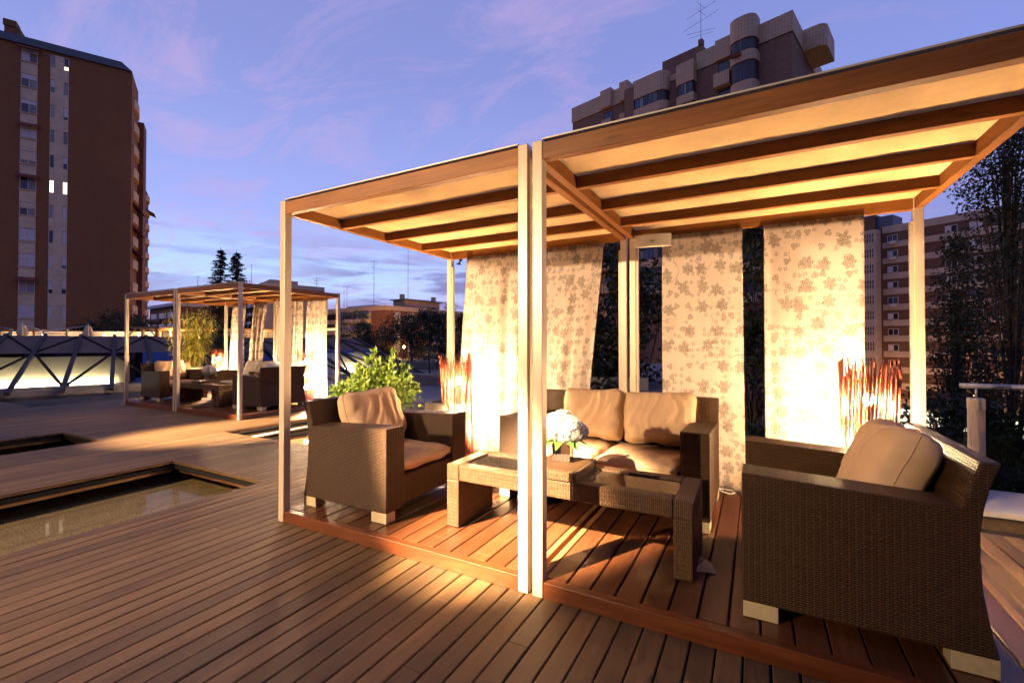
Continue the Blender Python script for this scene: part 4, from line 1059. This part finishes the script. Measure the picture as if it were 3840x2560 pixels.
# side wing with scalloped balconies, then a second block behind
for k in range(14):
    zb = 31.5 - 2.93 * k
    m = MB(); pr = [(0.001, 1.2)] + [(0.12 + 0.22 * math.sin(math.pi * i / 8), 1.2 + 4.2 * i / 8) for i in range(9)] + [(0.001, 5.4)]
    m.prism(pr, 2, zb, zb + 1.15).build('balcony', 'cream_wall', lt, uv=None)
    if k in (5, 6, 7): MB().prism([(0.02, zb + 2.6), (0.9, zb + 1.7), (0.9, zb + 1.6), (0.02, zb + 2.3)], 1, 1.4, 5.2).build('awning', 'awning_red', lt, uv=None)
MB().box(-4, 0.6, 5.7, 8.5, GZ, 31.5).build('wing_wall', 'brick_brown', lt)
t2 = thing('apartment_tower', 'darker brick tower block behind the left tower with slate roof', 'tower', tuple(at(600, 1285, 92))[:2] + (0,), math.atan2(0.881, 0.4726))
MB().box(-16, -3.2, 0, 12, GZ, 33.6).build('wall', 'brick_brown', t2); MB().prism([(-16, 33.61), (-3.0, 33.61), (-4.4, 34.5), (-16, 34.5)], 1, -0.2, 12).build('roof', 'slate', t2, uv=None)
for k in range(13):
    zb = 30.5 - 2.93 * k
    MB().prism([(-3.199, 1.0)] + [(-2.5 + 0.35 * math.sin(math.pi * i / 6), 1.0 + 4 * i / 6) for i in range(7)] + [(-3.199, 5.0)], 2, zb, zb + 1.1).build('balcony', 'cream_wall', t2, uv=None)
MB().prism([(-3.1, 29.0), (-1.2, 27.9), (-1.2, 27.8), (-3.1, 28.6)], 1, 0.8, 4.6).build('awning', 'awning_red', t2, uv=None)

# --- upper right tower with rounded balconies (local x runs right, y into the block)
ur = thing('apartment_tower', 'brick and tile tower with rounded balconies above the near pergola', 'tower', (3.12, 49.89, 0), math.atan2(-0.274, 0.962))
MB().box(-25.62, 0, 0, 14, GZ, 30.84).build('wall', 'brick_plum', ur)
def band(x0, x1, z0, z1, y0=-0.12, y1=13.9): MB().box(x0, x1, y0, y1, z0, z1).build('parapet', 'tile_cladding', ur)
band(-25.70, -20.97, 30.9, 32.86); band(-20.968, -19.45, 30.9, 33.12, -0.5); band(-19.448, -18.25, 30.9, 32.78); band(-18.248, -17.15, 30.9, 33.12, -0.5)
band(-17.148, -9.0, 30.9, 31.6); band(-8.998, -6.94, 30.9, 32.78); band(-6.938, -5.40, 30.9, 33.02, -0.35); band(-5.398, 0.1, 30.9, 32.83)
MB().box(-13.9, -9.2, 2.0, 8.0, 31.6, 34.9).build('penthouse', 'brick_plum', ur)
MB().box(-9.6, -9.15, 1.9, 2.5, 34.901, 35.5).build('chimney', 'brick_plum', ur)
def rounded(x0, x1, dpt, r, left=True, right=True, n=7):
    p = []
    if left: p += [(x0, 0.05)] + [(x0 + r - r * math.cos(a * math.pi / 2 / n), -dpt + r - r * math.sin(a * math.pi / 2 / n)) for a in range(n + 1)]
    else: p += [(x0, 0.05), (x0, -dpt)]
    if right: p += [(x1 - r + r * math.sin(a * math.pi / 2 / n), -dpt + r - r * math.cos(a * math.pi / 2 / n)) for a in range(n + 1)] + [(x1, 0.05)]
    else: p += [(x1, -dpt), (x1, 0.05)]
    return p
def bay(x0, x1, dpt, r, L_, R_, ztop, zwin_t, zwin_b, floors, nmull):
    f = rounded(x0, x1, dpt, r, L_, R_)
    MB().prism(f, 2, zwin_t, ztop).build('balcony_head', 'tile_cladding', ur, True if 0 else False)
    for k in range(floors):
        zt, zb = zwin_t - 2.95 * k, zwin_b - 2.95 * k
        nxt = zwin_t - 2.95 * (k + 1)
        MB().prism(f, 2, nxt + 0.75, zb).build('balcony', 'tile_cladding', ur)
        g = rounded(x0 + 0.12, x1 - 0.12, dpt - 0.12, max(0.1, r - 0.12), L_, R_)
        w_ = MB().prism(g, 2, zb + 0.001, zt - 0.001).build('window', 'frame_dark', ur, uv=None)
        if k: MB().prism(g, 2, zt, zt + 0.749).build('soffit', 'frame_dark', ur, uv=None)
        for q in range(nmull):
            xa = x0 + (r if L_ else 0.2); xb = x1 - (r if R_ else 0.2); dx = (xb - xa) / nmull
            MB().box(xa + dx * q + 0.05, xa + dx * (q + 1) - 0.05, -dpt + 0.09, -dpt + 0.115, zb + 0.12, zt - 0.1).build('pane', ('window_blue', 'window_curtain', 'window_blue')[q % 3], w_, uv=None)
bay(-5.25, -2.75, 1.7, 0.9, True, True, 33.45, 31.2, 30.0, 9, 4)
bay(-11.2, -9.0, 0.9, 0.8, True, False, 31.9, 29.66, 28.4, 8, 4)
bay(-16.0, -12.0, 1.2, 1.0, False, True, 32.05, 29.9, 28.7, 8, 5)
for k in range(13):
    dz = -2.93 * k
    if 29.3 + dz < GZ + 3: break
    MB().box(-7.0, -5.42, -0.75, 0.0, 27.95 + dz, 29.33 + dz).build('balcony', 'tile_cladding', ur)
    window(ur, -6.75, -5.42, 29.36 + dz, 30.7 + dz, 0, 1, ('window_pane',), 'frame_dark')
    MB().box(-20.75, -19.4, -0.6, 0.0, 28.2 + dz, 29.3 + dz).build('balcony', 'tile_cladding', ur)
    window(ur, -20.66, -19.46, 29.33 + dz, 30.42 + dz, 0, 2, ('window_blue',), 'frame_dark')
    MB().box(-18.25, -17.2, -0.5, 0.0, 28.2 + dz, 29.3 + dz).build('balcony', 'tile_cladding', ur)
    window(ur, -17.95, -17.21, 29.33 + dz, 30.40 + dz, 0, 2, ('window_blue',), 'frame_dark')
    if k > 2: window(ur, -24.0, -22.6, 29.33 + dz, 30.45 + dz, 0, 2, ('window_pane',), 'frame_dark')
MB().box(-17.15, -15.9, -1.2, 0, GZ, 31.5).build('pier', 'brick_plum', ur)
f = [(0.0, 4.3), (1.2, 4.3)] + [(1.2 + 0.8 * math.sin(a * math.pi / 12), 5.1 - 0.8 * math.cos(a * math.pi / 12)) for a in range(7)] + [(2.0, 8.5), (0.0, 8.5)]
for k in range(3): MB().prism(f, 2, 30.95 - 5.5 * k, 33.1 - 5.5 * k).build('side_balcony', 'tile_cladding', ur)
MB().box(-4.9, -4.0, -1.98, -1.72, 29.55, 29.9).build('flower_box', 'awning_red', ur, uv=None)
an = thing('tv_antenna', 'tall thin rooftop aerial on the upper right tower', 'antenna', tuple(ur.matrix_basis @ Vector((0, 0, 0))))
Mu = Matrix.Translation((3.12, 49.89, 0)) @ Matrix.Rotation(math.atan2(-0.274, 0.962), 4, 'Z')
an.location = Mu @ Vector((-9.4, 2.2, 35.5))
def aerial(o, h, ys, r=0.03, mm='dark_metal'):
    MB().tube((0, 0, 0), (0, 0, h), r, r * .7, 6).build('mast', mm, o, True)
    for (z, l, dx, dy, dz) in ys:
        d = Vector((dx, dy, dz)).normalized() * l / 2
        MB().tube(Vector((0, 0, z)) - d, Vector((0, 0, z)) + d, r * .55, r * .55, 5).build('element', mm, o, True)
aerial(an, 4.2, [(4.0, 1.5, 0.6, 0, -0.7), (3.2, 1.4, 0.6, 0, -0.7), (1.0, 3.0, 1, 0.1, 0.0), (0.6, 2.6, 1, 0.2, 0.1), (3.4, 3.2, 1, 0.0, 0.35), (2.2, 4.0, 1, 0.0, 0.35)])

# --- banded block on the right
rb = thing('apartment_block', 'long apartment block with cream and brick bands behind the right poplars', 'building', (20.95, 109.2, 0), math.atan2(-math.cos(R(60)), math.sin(R(60))))
MB().box(-4.0, 60, 0.0, 14, GZ, 23.3).build('wall', 'brick_band', rb)
MB().box(0.31, 60, -0.12, 13.9, 22.2, 23.5).build('parapet', 'band_cream', rb, uv=None)
MB().box(-3.6, -0.0, -2.2, 10, GZ, 22.9).build('stair_wall', 'band_cream', rb, uv=None)
MB().box(-3.4, -1.2, 1, 6, 22.91, 26.4).build('roof_hut', 'brick_band', rb); MB().box(-1.19, 1.4, 1.5, 6, 23.5, 25.9).build('roof_hut', 'slate', rb, uv=None)
for k in range(12):
    dz = -2.93 * k
    MB().box(0.31, 60, -0.12, 0.0, 19.35 + dz, 20.45 + dz).build('band', 'band_cream', rb, uv=None)
    for j, xw in enumerate((1.0, 9.15, 12.2, 19.5, 24.0, 30.0, 36.0, 42.0)):
        mm = rr.choice([('shutter',), ('window_blue',), ('shutter', 'window_pane'), ('window_pane',)])
        window(rb, xw, xw + 1.6, 20.5 + dz, 21.75 + dz, 0, 2, mm, 'frame_white', 0.09)
    if k in (0, 1, 4): MB().box(1.5, 2.5, -0.65, -0.122, 19.95 + dz, 20.5 + dz).build('air_conditioner', 'frame_white', rb, uv=None)
    for x0 in (-3.4, 15.0):
        for i in range(8):
            for q in range(2):
                yb = -2.201 if x0 < 0 else -0.001
                MB().box(x0 + 0.40 * i, x0 + 0.40 * i + 0.2, yb - 0.02, yb, 20.6 + dz + 0.85 * q, 21.3 + dz + 0.85 * q).build('vent_slot', 'frame_dark', rb, uv=None)
sh = MB().box(2, 34, -0.3, -0.125, GZ + 0.6, GZ + 3.4).build('shop_front', 'lit_shop', rb, uv=None)
for k in range(12): MB().box(2 + k * 2.7, 2.3 + k * 2.7, -0.42, -0.302, GZ + 0.2, GZ + 3.5).build('shop_pier', 'band_cream', rb, uv=None)
MB().box(1, 36, -1.6, -0.43, GZ + 3.5, GZ + 3.9).build('shop_canopy', 'band_cream', rb, uv=None)
Mr = Matrix.Translation((20.95, 109.2, 0)) @ Matrix.Rotation(math.atan2(-math.cos(R(60)), math.sin(R(60))), 4, 'Z')
for k, x in enumerate((3, 14, 25, 36)):
    q = Mr @ Vector((x, -7.0, GZ))
    o = thing('street_lamp', ['street lamp before the banded block, nearest the stair tower', 'second street lamp before the banded block', 'third street lamp before the banded block', 'fourth street lamp before the banded block'][k], 'street lamp', q, 0, 'street lamps')
    MB().tube((0, 0, 0), (0, 0, 7.2), 0.09, 0.06, 8).build('pole', 'dark_metal', o, True); MB().sphere((0, 0, 7.4), 0.22).build('lantern', 'street_bulb', o, True)
    plamp('street_lamp_light', (q.x, q.y, q.z + 7.9), (1.0, 0.50, 0.14), 1300, 0.25)

# --- mid distance balcony building
mb = thing('apartment_block', 'low balcony building with orange brick corner beyond the plaza trees', 'building', tuple(at(1447, 1287, 116))[:2] + (0,), math.atan2(-0.115, 0.993))
ZR = 11.2
MB().box(-34, 0, 0, 30, GZ, ZR - 1.2).build('wall', 'cream_wall', mb, uv=None)
MB().box(-34, 0.15, -0.3, 30, ZR - 1.199, ZR).build('parapet', 'cream_wall', mb, uv=None)
MB().box(-5.5, 0.12, -0.25, 0.0, GZ, ZR - 1.2).build('brick_pier', 'brick_orange', mb)
MB().box(0.001, 0.12, 0.0, 12.5, GZ, ZR - 1.2).build('brick_pier', 'brick_orange', mb)
for k in range(6):
    z = ZR - 3.3 - 2.9 * k
    for j, (x0, x1) in enumerate(((-11.5, -5.9), (-18.5, -12.3), (-27, -20), (-33.5, -28.2))):
        b_ = MB().box(x0, x1, -1.5, -0.02, z - 1.1, z).build('balcony', 'cream_wall', mb, uv=None)
        MB().box(x0 + .2, x1 - .2, -0.4, -0.01, z + 0.002, z + 1.7).build('opening', rr.choice(['window_pane', 'window_curtain', 'shutter', 'window_pane']), mb, uv=None)
        if (k + j) % 3 != 2: MB().prism([(-0.1, z + 1.72), (-1.55, z + 1.0), (-1.55, z + 0.95), (-0.1, z + 1.6)], 0, x0 + .1, (x0 + x1) / 2 + (1.5 if j else 2.5)).build('awning', 'awning_green', mb, uv=None)
    if k in (1,): MB().box(-26, -21, -0.45, -0.401, z + 0.1, z + 0.7).build('lit_opening', 'lit_orange', mb, uv=None)
    for y0 in (2.6, 7.2):
        MB().box(0.121, 0.2, y0, y0 + 2.0, z - 1.2, z + 1.7).build('window_strip', 'cream_panel', mb, uv=None)
        MB().box(0.201, 0.22, y0 + .1, y0 + 1.9, z + 0.1, z + 1.3).build('pane', rr.choice(['shutter', 'shutter', 'awning_green']), mb, uv=None)
    MB().box(0.121, 1.4, 12.6, 19.5, z - 1.1, z).build('balcony', 'cream_wall', mb, uv=None); MB().box(0.002, 0.3, 12.8, 19.3, z + 0.002, z + 1.6).build('opening', 'awning_green', mb, uv=None)
    for i in range(6): 
        for q in range(3): MB().box(0.002, 0.06, 20.3 + i * .75, 20.75 + i * .75, z - 1.0 + q * .85, z - .4 + q * .85).build('vent_block', 'brick_brown', mb, uv=None)
MB().box(-5.5, -0.5, 7, 20, ZR, ZR + 2.0).build('roof_hut', 'tan_wall', mb, uv=None); MB().box(-6.2, 0.2, 6.3, 20.7, ZR + 2.001, ZR + 2.25).build('roof', 'slate', mb, uv=None)
for (x, y) in ((-3, 8), (-2, 19)): MB().box(x - .5, x + .5, y - .5, y + .5, ZR + 2.25, ZR + 3.7).build('chimney', 'cream_wall', mb, uv=None)
MB().box(-22, -10, 4, 12, ZR, ZR + 0.9).build('roof_hut', 'frame_white', mb, uv=None)
def mast(label, u, vt, vb, dep, ys=()):
    p = at(u, vb, dep); h = (vb - vt) / FPX * dep
    o = thing('tv_antenna', label, 'antenna', p, 0, 'roof aerials on the skyline'); aerial(o, h, [(h * f, l, 1, .3, 0) for f, l in ys], 0.07, 'grey_metal')
    return p
mast('tall lattice mast on the roof left of the roof hut', 1402, 975, 1142, 124, ((0.98, 2.2), (0.9, 2.6), (0.85, 1.5), (0.72, 2.0)))
mast('tallest thin mast rising from the roof hut', 1530, 930, 1130, 126)
mast('forked aerial right of the far pergola corner', 1301, 1073, 1160, 124, ((0.99, 2.5),))
mast('thin aerial just left of the forked one', 1290, 1085, 1160, 130)
mast('comb-shaped aerial above the far pergola roof', 1187, 1042, 1150, 128, ((0.99, 2.0), (0.9, 1.8), (0.8, 1.4)))
mast('thin aerial right of the two cedars', 943, 990, 1080, 128)
mast('small aerial left of the two cedars', 742, 1035, 1070, 128, ((0.9, 1.6),))
# --- hill of flats behind the far pergola
fb = thing('apartment_block', 'grey-white stepped flats with balconies behind the cedars', 'building', tuple(at(985, 1287, 150))[:2] + (0,), math.atan2(-0.35, 0.94))
MB().box(-48, 0, 0, 20, GZ, 20.3).build('wall', 'cream_wall', fb, uv=None); MB().box(-44, 0.3, -0.4, 19.8, 20.301, 21.6).build('parapet', 'cream_panel', fb, uv=None); MB().box(-14, -4, 3, 12, 21.61, 23.4).build('roof_hut', 'cream_wall', fb, uv=None)
for k in range(9):
    z = 17.9 - 2.95 * k
    for j in range(6):
        x0 = -46.5 + j * 7.8
        MB().box(x0, x0 + 5.2, -1.6, -0.02, z - 1.0, z).build('balcony', 'frame_white', fb, uv=None)
        MB().box(x0 + .3, x0 + 4.9, -0.3, -0.01, z + 0.002, z + 1.75).build('opening', rr.choice(['window_pane', 'window_curtain', 'awning_green', 'window_pane']), fb, uv=None)
        MB().box(x0 + 5.3, x0 + 7.5, -0.9, -0.02, z - 1.2, z + 1.7).build('pier', 'brick_brown', fb)
br_ = thing('apartment_block', 'dark brick flats with white roof edge between tower and far pergola', 'building', tuple(at(660, 1287, 118))[:2] + (0,), math.atan2(-0.15, 0.98))
MB().box(-22, 0, 0, 16, GZ, 11.2).build('wall', 'brick_brown', br_); MB().box(-22, 0.3, -0.8, 16, 11.201, 12.0).build('roof_edge', 'frame_white', br_, uv=None); MB().prism([(-0.5, 12.0), (8, 14.0), (16, 12.0)], 0, -22, 0).build('roof', 'slate', br_, uv=None)
MB().box(-6, -1, 4, 8, 12.5, 16.0).build('chimney', 'brick_brown', br_)
for k in range(7):
    z = 8.0 - 2.95 * k
    for j in range(3):
        x0 = -20.5 + j * 7
        MB().box(x0, x0 + 5.4, -1.4, -0.02, z - 0.9, z).build('balcony', 'brick_brown', br_); MB().box(x0 - 0.05, x0 + 5.45, -1.5, -0.02, z + 0.001, z + 0.12).build('rail', 'frame_white', br_, uv=None)
        MB().box(x0 + .4, x0 + 4.8, -0.2, -0.01, z + 0.125, z + 1.7).build('opening', 'window_pane', br_, uv=None)
        MB().box(x0 + 5.6, x0 + 6.6, -0.4, -0.02, z - 0.9, z + 1.6).build('panel', 'cream_panel', br_, uv=None)

# ------------------------------------------------------------------ trees
def tree(label, base, H, rx, rz_, zc, seed, mm='leaf_tree', n=5200, ls=0.22, shape='round', trunk_r=0.16, clumps=36, cat='tree', lean=0.0):
    r_ = random.Random(seed)
    t = thing('tree', label, cat, base, 0, 'trees around the terrace')
    tk = MB(); top = Vector((lean * H * 0.4, 0, H * (0.92 if shape == 'poplar' else 0.62)))
    pts = [Vector((r_.uniform(-.15, .15) * i * .3, r_.uniform(-.15, .15) * i * .3, 0)) + top * (i / 5) for i in range(6)]
    for i in range(5): tk.tube(pts[i], pts[i + 1], trunk_r * (1 - i * .17), trunk_r * (1 - (i + 1) * .17), 8, False)
    cl = []
    for k in range(clumps):
        if shape == 'poplar':
            f = r_.uniform(0, 1); z = zc - rz_ + 2 * rz_ * f; q = (math.sin(math.pi * min(1, max(0.06, f * 0.93 + 0.04))) ** 0.6)
            a = r_.uniform(0, 6.28); p = Vector((rx * q * r_.uniform(.15, 1) * math.cos(a), rx * q * r_.uniform(.15, 1) * math.sin(a), z)); sz = rx * r_.uniform(.30, .55)
        else:
            d = Vector((r_.gauss(0, 1), r_.gauss(0, 1), r_.gauss(0.1, 1))).normalized() * (r_.uniform(.35, 1) ** .5)
            p = Vector((d.x * rx, d.y * rx, zc + d.z * rz_)); sz = rx * r_.uniform(.20, .38)
        cl.append((p, sz))
    for k, (p, sz) in enumerate(cl):
        b0 = top * min(0.98, max(.25, (p.z - rz_ * .5) / max(top.z, .1) * r_.uniform(.7, .95)))
        tk.tube(b0, p, trunk_r * .22, trunk_r * .06, 5, False)
    tk.build('trunk', 'bark', t, True, uv=None)
    m = MB(); per = n // clumps
    for p, sz in cl:
        for q in range(per):
            d = Vector((r_.gauss(0, 1), r_.gauss(0, 1), r_.gauss(0, .8))); d = d.normalized() * sz * (r_.random() ** .4)
            if shape == 'poplar': d.z *= 1.7
            leaf_quad(m, p + d, (r_.gauss(0, 1), r_.gauss(0, 1), r_.gauss(0, .7)), (r_.gauss(0, 1), r_.gauss(0, 1), 1), ls * r_.uniform(.6, 1.3), ls * .55, .2)
    tag(m.build('crown', mm, t, uv=None), kind='stuff')
    return t
def base_at(u, dep, z=GZ):
    p = at(u, 1287, dep); return (p.x, p.y, z)
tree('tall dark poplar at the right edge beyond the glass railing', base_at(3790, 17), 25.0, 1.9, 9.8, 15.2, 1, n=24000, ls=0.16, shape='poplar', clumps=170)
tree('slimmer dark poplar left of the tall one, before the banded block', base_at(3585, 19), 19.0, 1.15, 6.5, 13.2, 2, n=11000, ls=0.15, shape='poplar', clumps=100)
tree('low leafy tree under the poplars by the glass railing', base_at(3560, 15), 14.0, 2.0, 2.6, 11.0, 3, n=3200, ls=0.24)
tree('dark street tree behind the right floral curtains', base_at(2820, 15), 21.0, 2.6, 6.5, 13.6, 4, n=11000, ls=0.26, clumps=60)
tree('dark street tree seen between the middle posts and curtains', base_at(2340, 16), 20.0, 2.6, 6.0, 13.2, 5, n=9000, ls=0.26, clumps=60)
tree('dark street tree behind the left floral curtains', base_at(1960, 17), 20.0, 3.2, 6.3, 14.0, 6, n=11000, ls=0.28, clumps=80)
tree('spreading plaza tree beyond the leafy bush', base_at(1545, 27, -0.1), 3.6, 1.75, 1.0, 2.15, 7, n=5200, ls=0.13, trunk_r=0.09, clumps=60)
tree('clipped round plaza tree on a thin trunk left of the reed lamp', base_at(1612, 22, -0.1), 3.6, 0.85, 0.85, 2.35, 8, n=4200, ls=0.09, trunk_r=0.05, clumps=40)
tree('orange-lit bushy tree left of the spreading plaza tree', base_at(1435, 38, -0.1), 3.6, 1.8, 1.3, 1.4, 9, 'leaf_olive', 4200, 0.15, trunk_r=0.1)
tree('thin leafy tree before the balcony building, above the skylight', base_at(1325, 44, -0.1), 5.5, 1.7, 2.0, 3.0, 10, 'leaf_olive', 1700, 0.16, trunk_r=0.07, clumps=30)
tree('small dark tree beside the skylight end', base_at(1362, 34, -0.1), 3.0, 0.8, 1.2, 1.9, 11, n=2600, ls=0.12)
tree('dark wide tree at the foot of the left tower', base_at(455, 44, -0.1), 5.0, 3.0, 2.0, 2.6, 12, n=6000, ls=0.22)
tree('dark clipped bush right of the bamboo behind the far pergola', base_at(815, 20, -0.1), 2.6, 1.0, 0.85, 1.3, 13, n=5000, ls=0.10, trunk_r=0.08, clumps=50)
tree('shaded tree right of the clipped plaza tree', base_at(1690, 24, -0.1), 4.0, 1.0, 1.6, 1.9, 14, n=2600, ls=0.14)
tree('low orange-lit hedge tree under the plaza trees', base_at(1590, 40, -0.1), 2.0, 3.2, 0.7, 0.5, 15, 'leaf_olive', 3600, 0.16, trunk_r=0.05)
def cedar(label, u, vt, dep, vb, wpx, seed):
    r_ = random.Random(seed); p = at(u, vb, dep); H = (vb - vt) / FPX * dep; Rm = wpx / FPX * dep
    t = thing('cedar_tree', label, 'tree', (p.x, p.y, p.z), 0, 'cedars on the skyline')
    MB().tube((0, 0, 0), (0, 0, H), H * .018, 0.03, 8).build('trunk', 'bark', t, True)
    m = MB(); nl = 34
    for k in range(nl):
        f = k / nl; z = H * (0.04 + 0.95 * f); L = Rm * (1 - f) ** 0.75 * r_.uniform(.75, 1.1) + 0.12
        for q in range(7):
            a = r_.uniform(0, 6.28); d = Vector((math.cos(a), math.sin(a), 0)); ll = L * r_.uniform(.6, 1.15)
            s = Vector((-d.y, d.x, 0))
            for g in range(9):
                e = (g + r_.random()) / 9; c = d * ll * e + Vector((0, 0, z - ll * .22 * e + .12 * ll * e * e))
                for h_ in range(4):
                    leaf_quad(m, c + s * r_.gauss(0, .10 * ll * (1 - e * .6)), d * .8 + s * r_.gauss(0, .7) + Vector((0, 0, r_.gauss(-.15, .25))), (0, 0, 1), .17 * Rm * r_.uniform(.5, 1), .05 * Rm, .3)
    tag(m.build('crown', 'cedar_dark', t, uv=None), kind='stuff')
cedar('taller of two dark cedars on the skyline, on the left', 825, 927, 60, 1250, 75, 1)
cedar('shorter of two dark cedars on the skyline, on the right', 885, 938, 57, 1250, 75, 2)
# plaza: low walls and beds beyond the deck
for k, (u, v, dep, L, h) in enumerate(((1480, 1382, 24, 14, 0.42), (1450, 1440, 15, 9, 0.38))):
    p = at_z(u, v, -0.06)
    o = MB().box(-1.5, L, 0, 0.35, 0.0, h).build('low_wall', 'concrete', bevel=0.01); o.location = (p.x, p.y, -0.058); o.rotation_euler = (0, 0, R(14))
    tag(o, ('low plaza wall under the spreading tree', 'low plaza wall nearer the stone planter')[k], 'wall')
for k, (u, dep, z) in enumerate(((1515, 52, 1.0), (1400, 60, 0.6))):
    q = at(u, 1287, dep)
    o = thing('street_lamp', ('small glowing lamp seen through the plaza trees', 'street lamp hidden behind the orange-lit tree')[k], 'street lamp', (q.x, q.y, -0.1), 0, 'street lamps')
    MB().tube((0, 0, 0), (0, 0, z), 0.05, 0.04, 8).build('pole', 'dark_metal', o, True); MB().sphere((0, 0, z + .1), 0.14).build('lantern', 'street_bulb', o, True)
    plamp('street_lamp_light', (q.x, q.y, z + 0.6), (1.0, 0.5, 0.12), 1300, 0.2)
for k, (u, dep, w_) in enumerate(((2900, 34, 120), (1750, 60, 2500), (1330, 98, 12000), (1560, 100, 12000))):  # last two lamps are added to brighten the balcony building facade
    q = at(u, 1287, dep)
    o = thing('street_lamp', ('street lamp down in the street behind the right curtains', 'street lamp down in the street behind the left curtains', 'street lamp added to light the balcony building, below its left', 'street lamp added to light the balcony building, below its right')[k], 'street lamp', (q.x, q.y, GZ), 0, 'street lamps')
    MB().tube((0, 0, 0), (0, 0, 8), 0.09, 0.06, 8).build('pole', 'dark_metal', o, True); MB().sphere((0, 0, 8.2), 0.2).build('lantern', 'street_bulb', o, True)
    plamp('street_lamp_light', (q.x, q.y, GZ + 8.7), (1.0, 0.5, 0.14), w_, 0.25)

# ------------------------------------------------------------------ unseen facade added behind the viewer to block sky light, and its floodlights
ht = thing('sky_block_facade', 'unseen facade added behind the viewer to block sky light, carrying the floodlights', 'building', (0, -7.0, 0))
MB().box(-40, 26, -12, 0, GZ, 16).build('wall', 'tan_wall', ht, uv=None)
for k in range(16):
    for j in range(4):
        MB().box(-38 + k * 4, -36 + k * 4, 0.001, 0.05, 1.0 + j * 3.4, 2.8 + j * 3.4).build('window', 'window_pane', ht, uv=None)
WARM = (1.0, 0.69, 0.40)
def flood(label, loc, aims):
    t = thing('floodlight', label, 'floodlight', (loc[0], loc[1], loc[2]), 0, 'floodlights on the added facade behind the viewer')
    MB().tube((0, -7.0 - loc[1], 0), (0, 0.0, 0), 0.03, 0.03, 8).build('bracket', 'grey_metal', t, True)
    for (aim, cone, blend, watts) in aims:
        d = (Vector(aim) - Vector(loc)).normalized()
        M = d.to_track_quat('-Z', 'Y').to_matrix().to_4x4()
        MB().lathe([(0.05, 0.10), (0.12, 0.02), (0.13, 0.0), (0.115, 0.012)], 16).xform(M).build('head', 'dark_metal', t, True)
        l = bpy.data.lights.new('flood_beam', 'SPOT'); l.energy = watts; l.spot_size = R(cone); l.spot_blend = blend; l.color = WARM; l.shadow_soft_size = 0.06
        o = bpy.data.objects.new('flood_beam', l); C.objects.link(o); o.location = Vector(loc) + d * 0.24; o.rotation_euler = d.to_track_quat('-Z', 'Y').to_euler()
flood('high wall floodlight aimed at the near pergola middle posts', (-5.93, -6.6, 7.85), [((-1.78, 2.28, 0.72), 7.8, 0.7, 150000), ((-4.3, 4.3, 0.85), 6.5, 0.6, 60000), ((-5.4, 0.2, 0.0), 45, 1.0, 5000)])
flood('high wall floodlight aimed at the far pergola corner post', (-12.6, -6.6, 8.3), [((-7.5, 4.2, 0.3), 11, 0.75, 120000), ((-14.6, 7.3, 1.5), 7, 0.7, 60000), ((-10.2, 5.6, 0.6), 30, 1.0, 2600)])  # second head added to brighten the bamboo, wide third fills the far seats
flood('low fill lamp added to wash the near pergola from the front left', (-6.6, -6.6, 3.3), [((-3.0, 2.3, 1.8), 46, 1.0, 5600)])  # unseen lamp added as warm fill on beams, seats and curtains
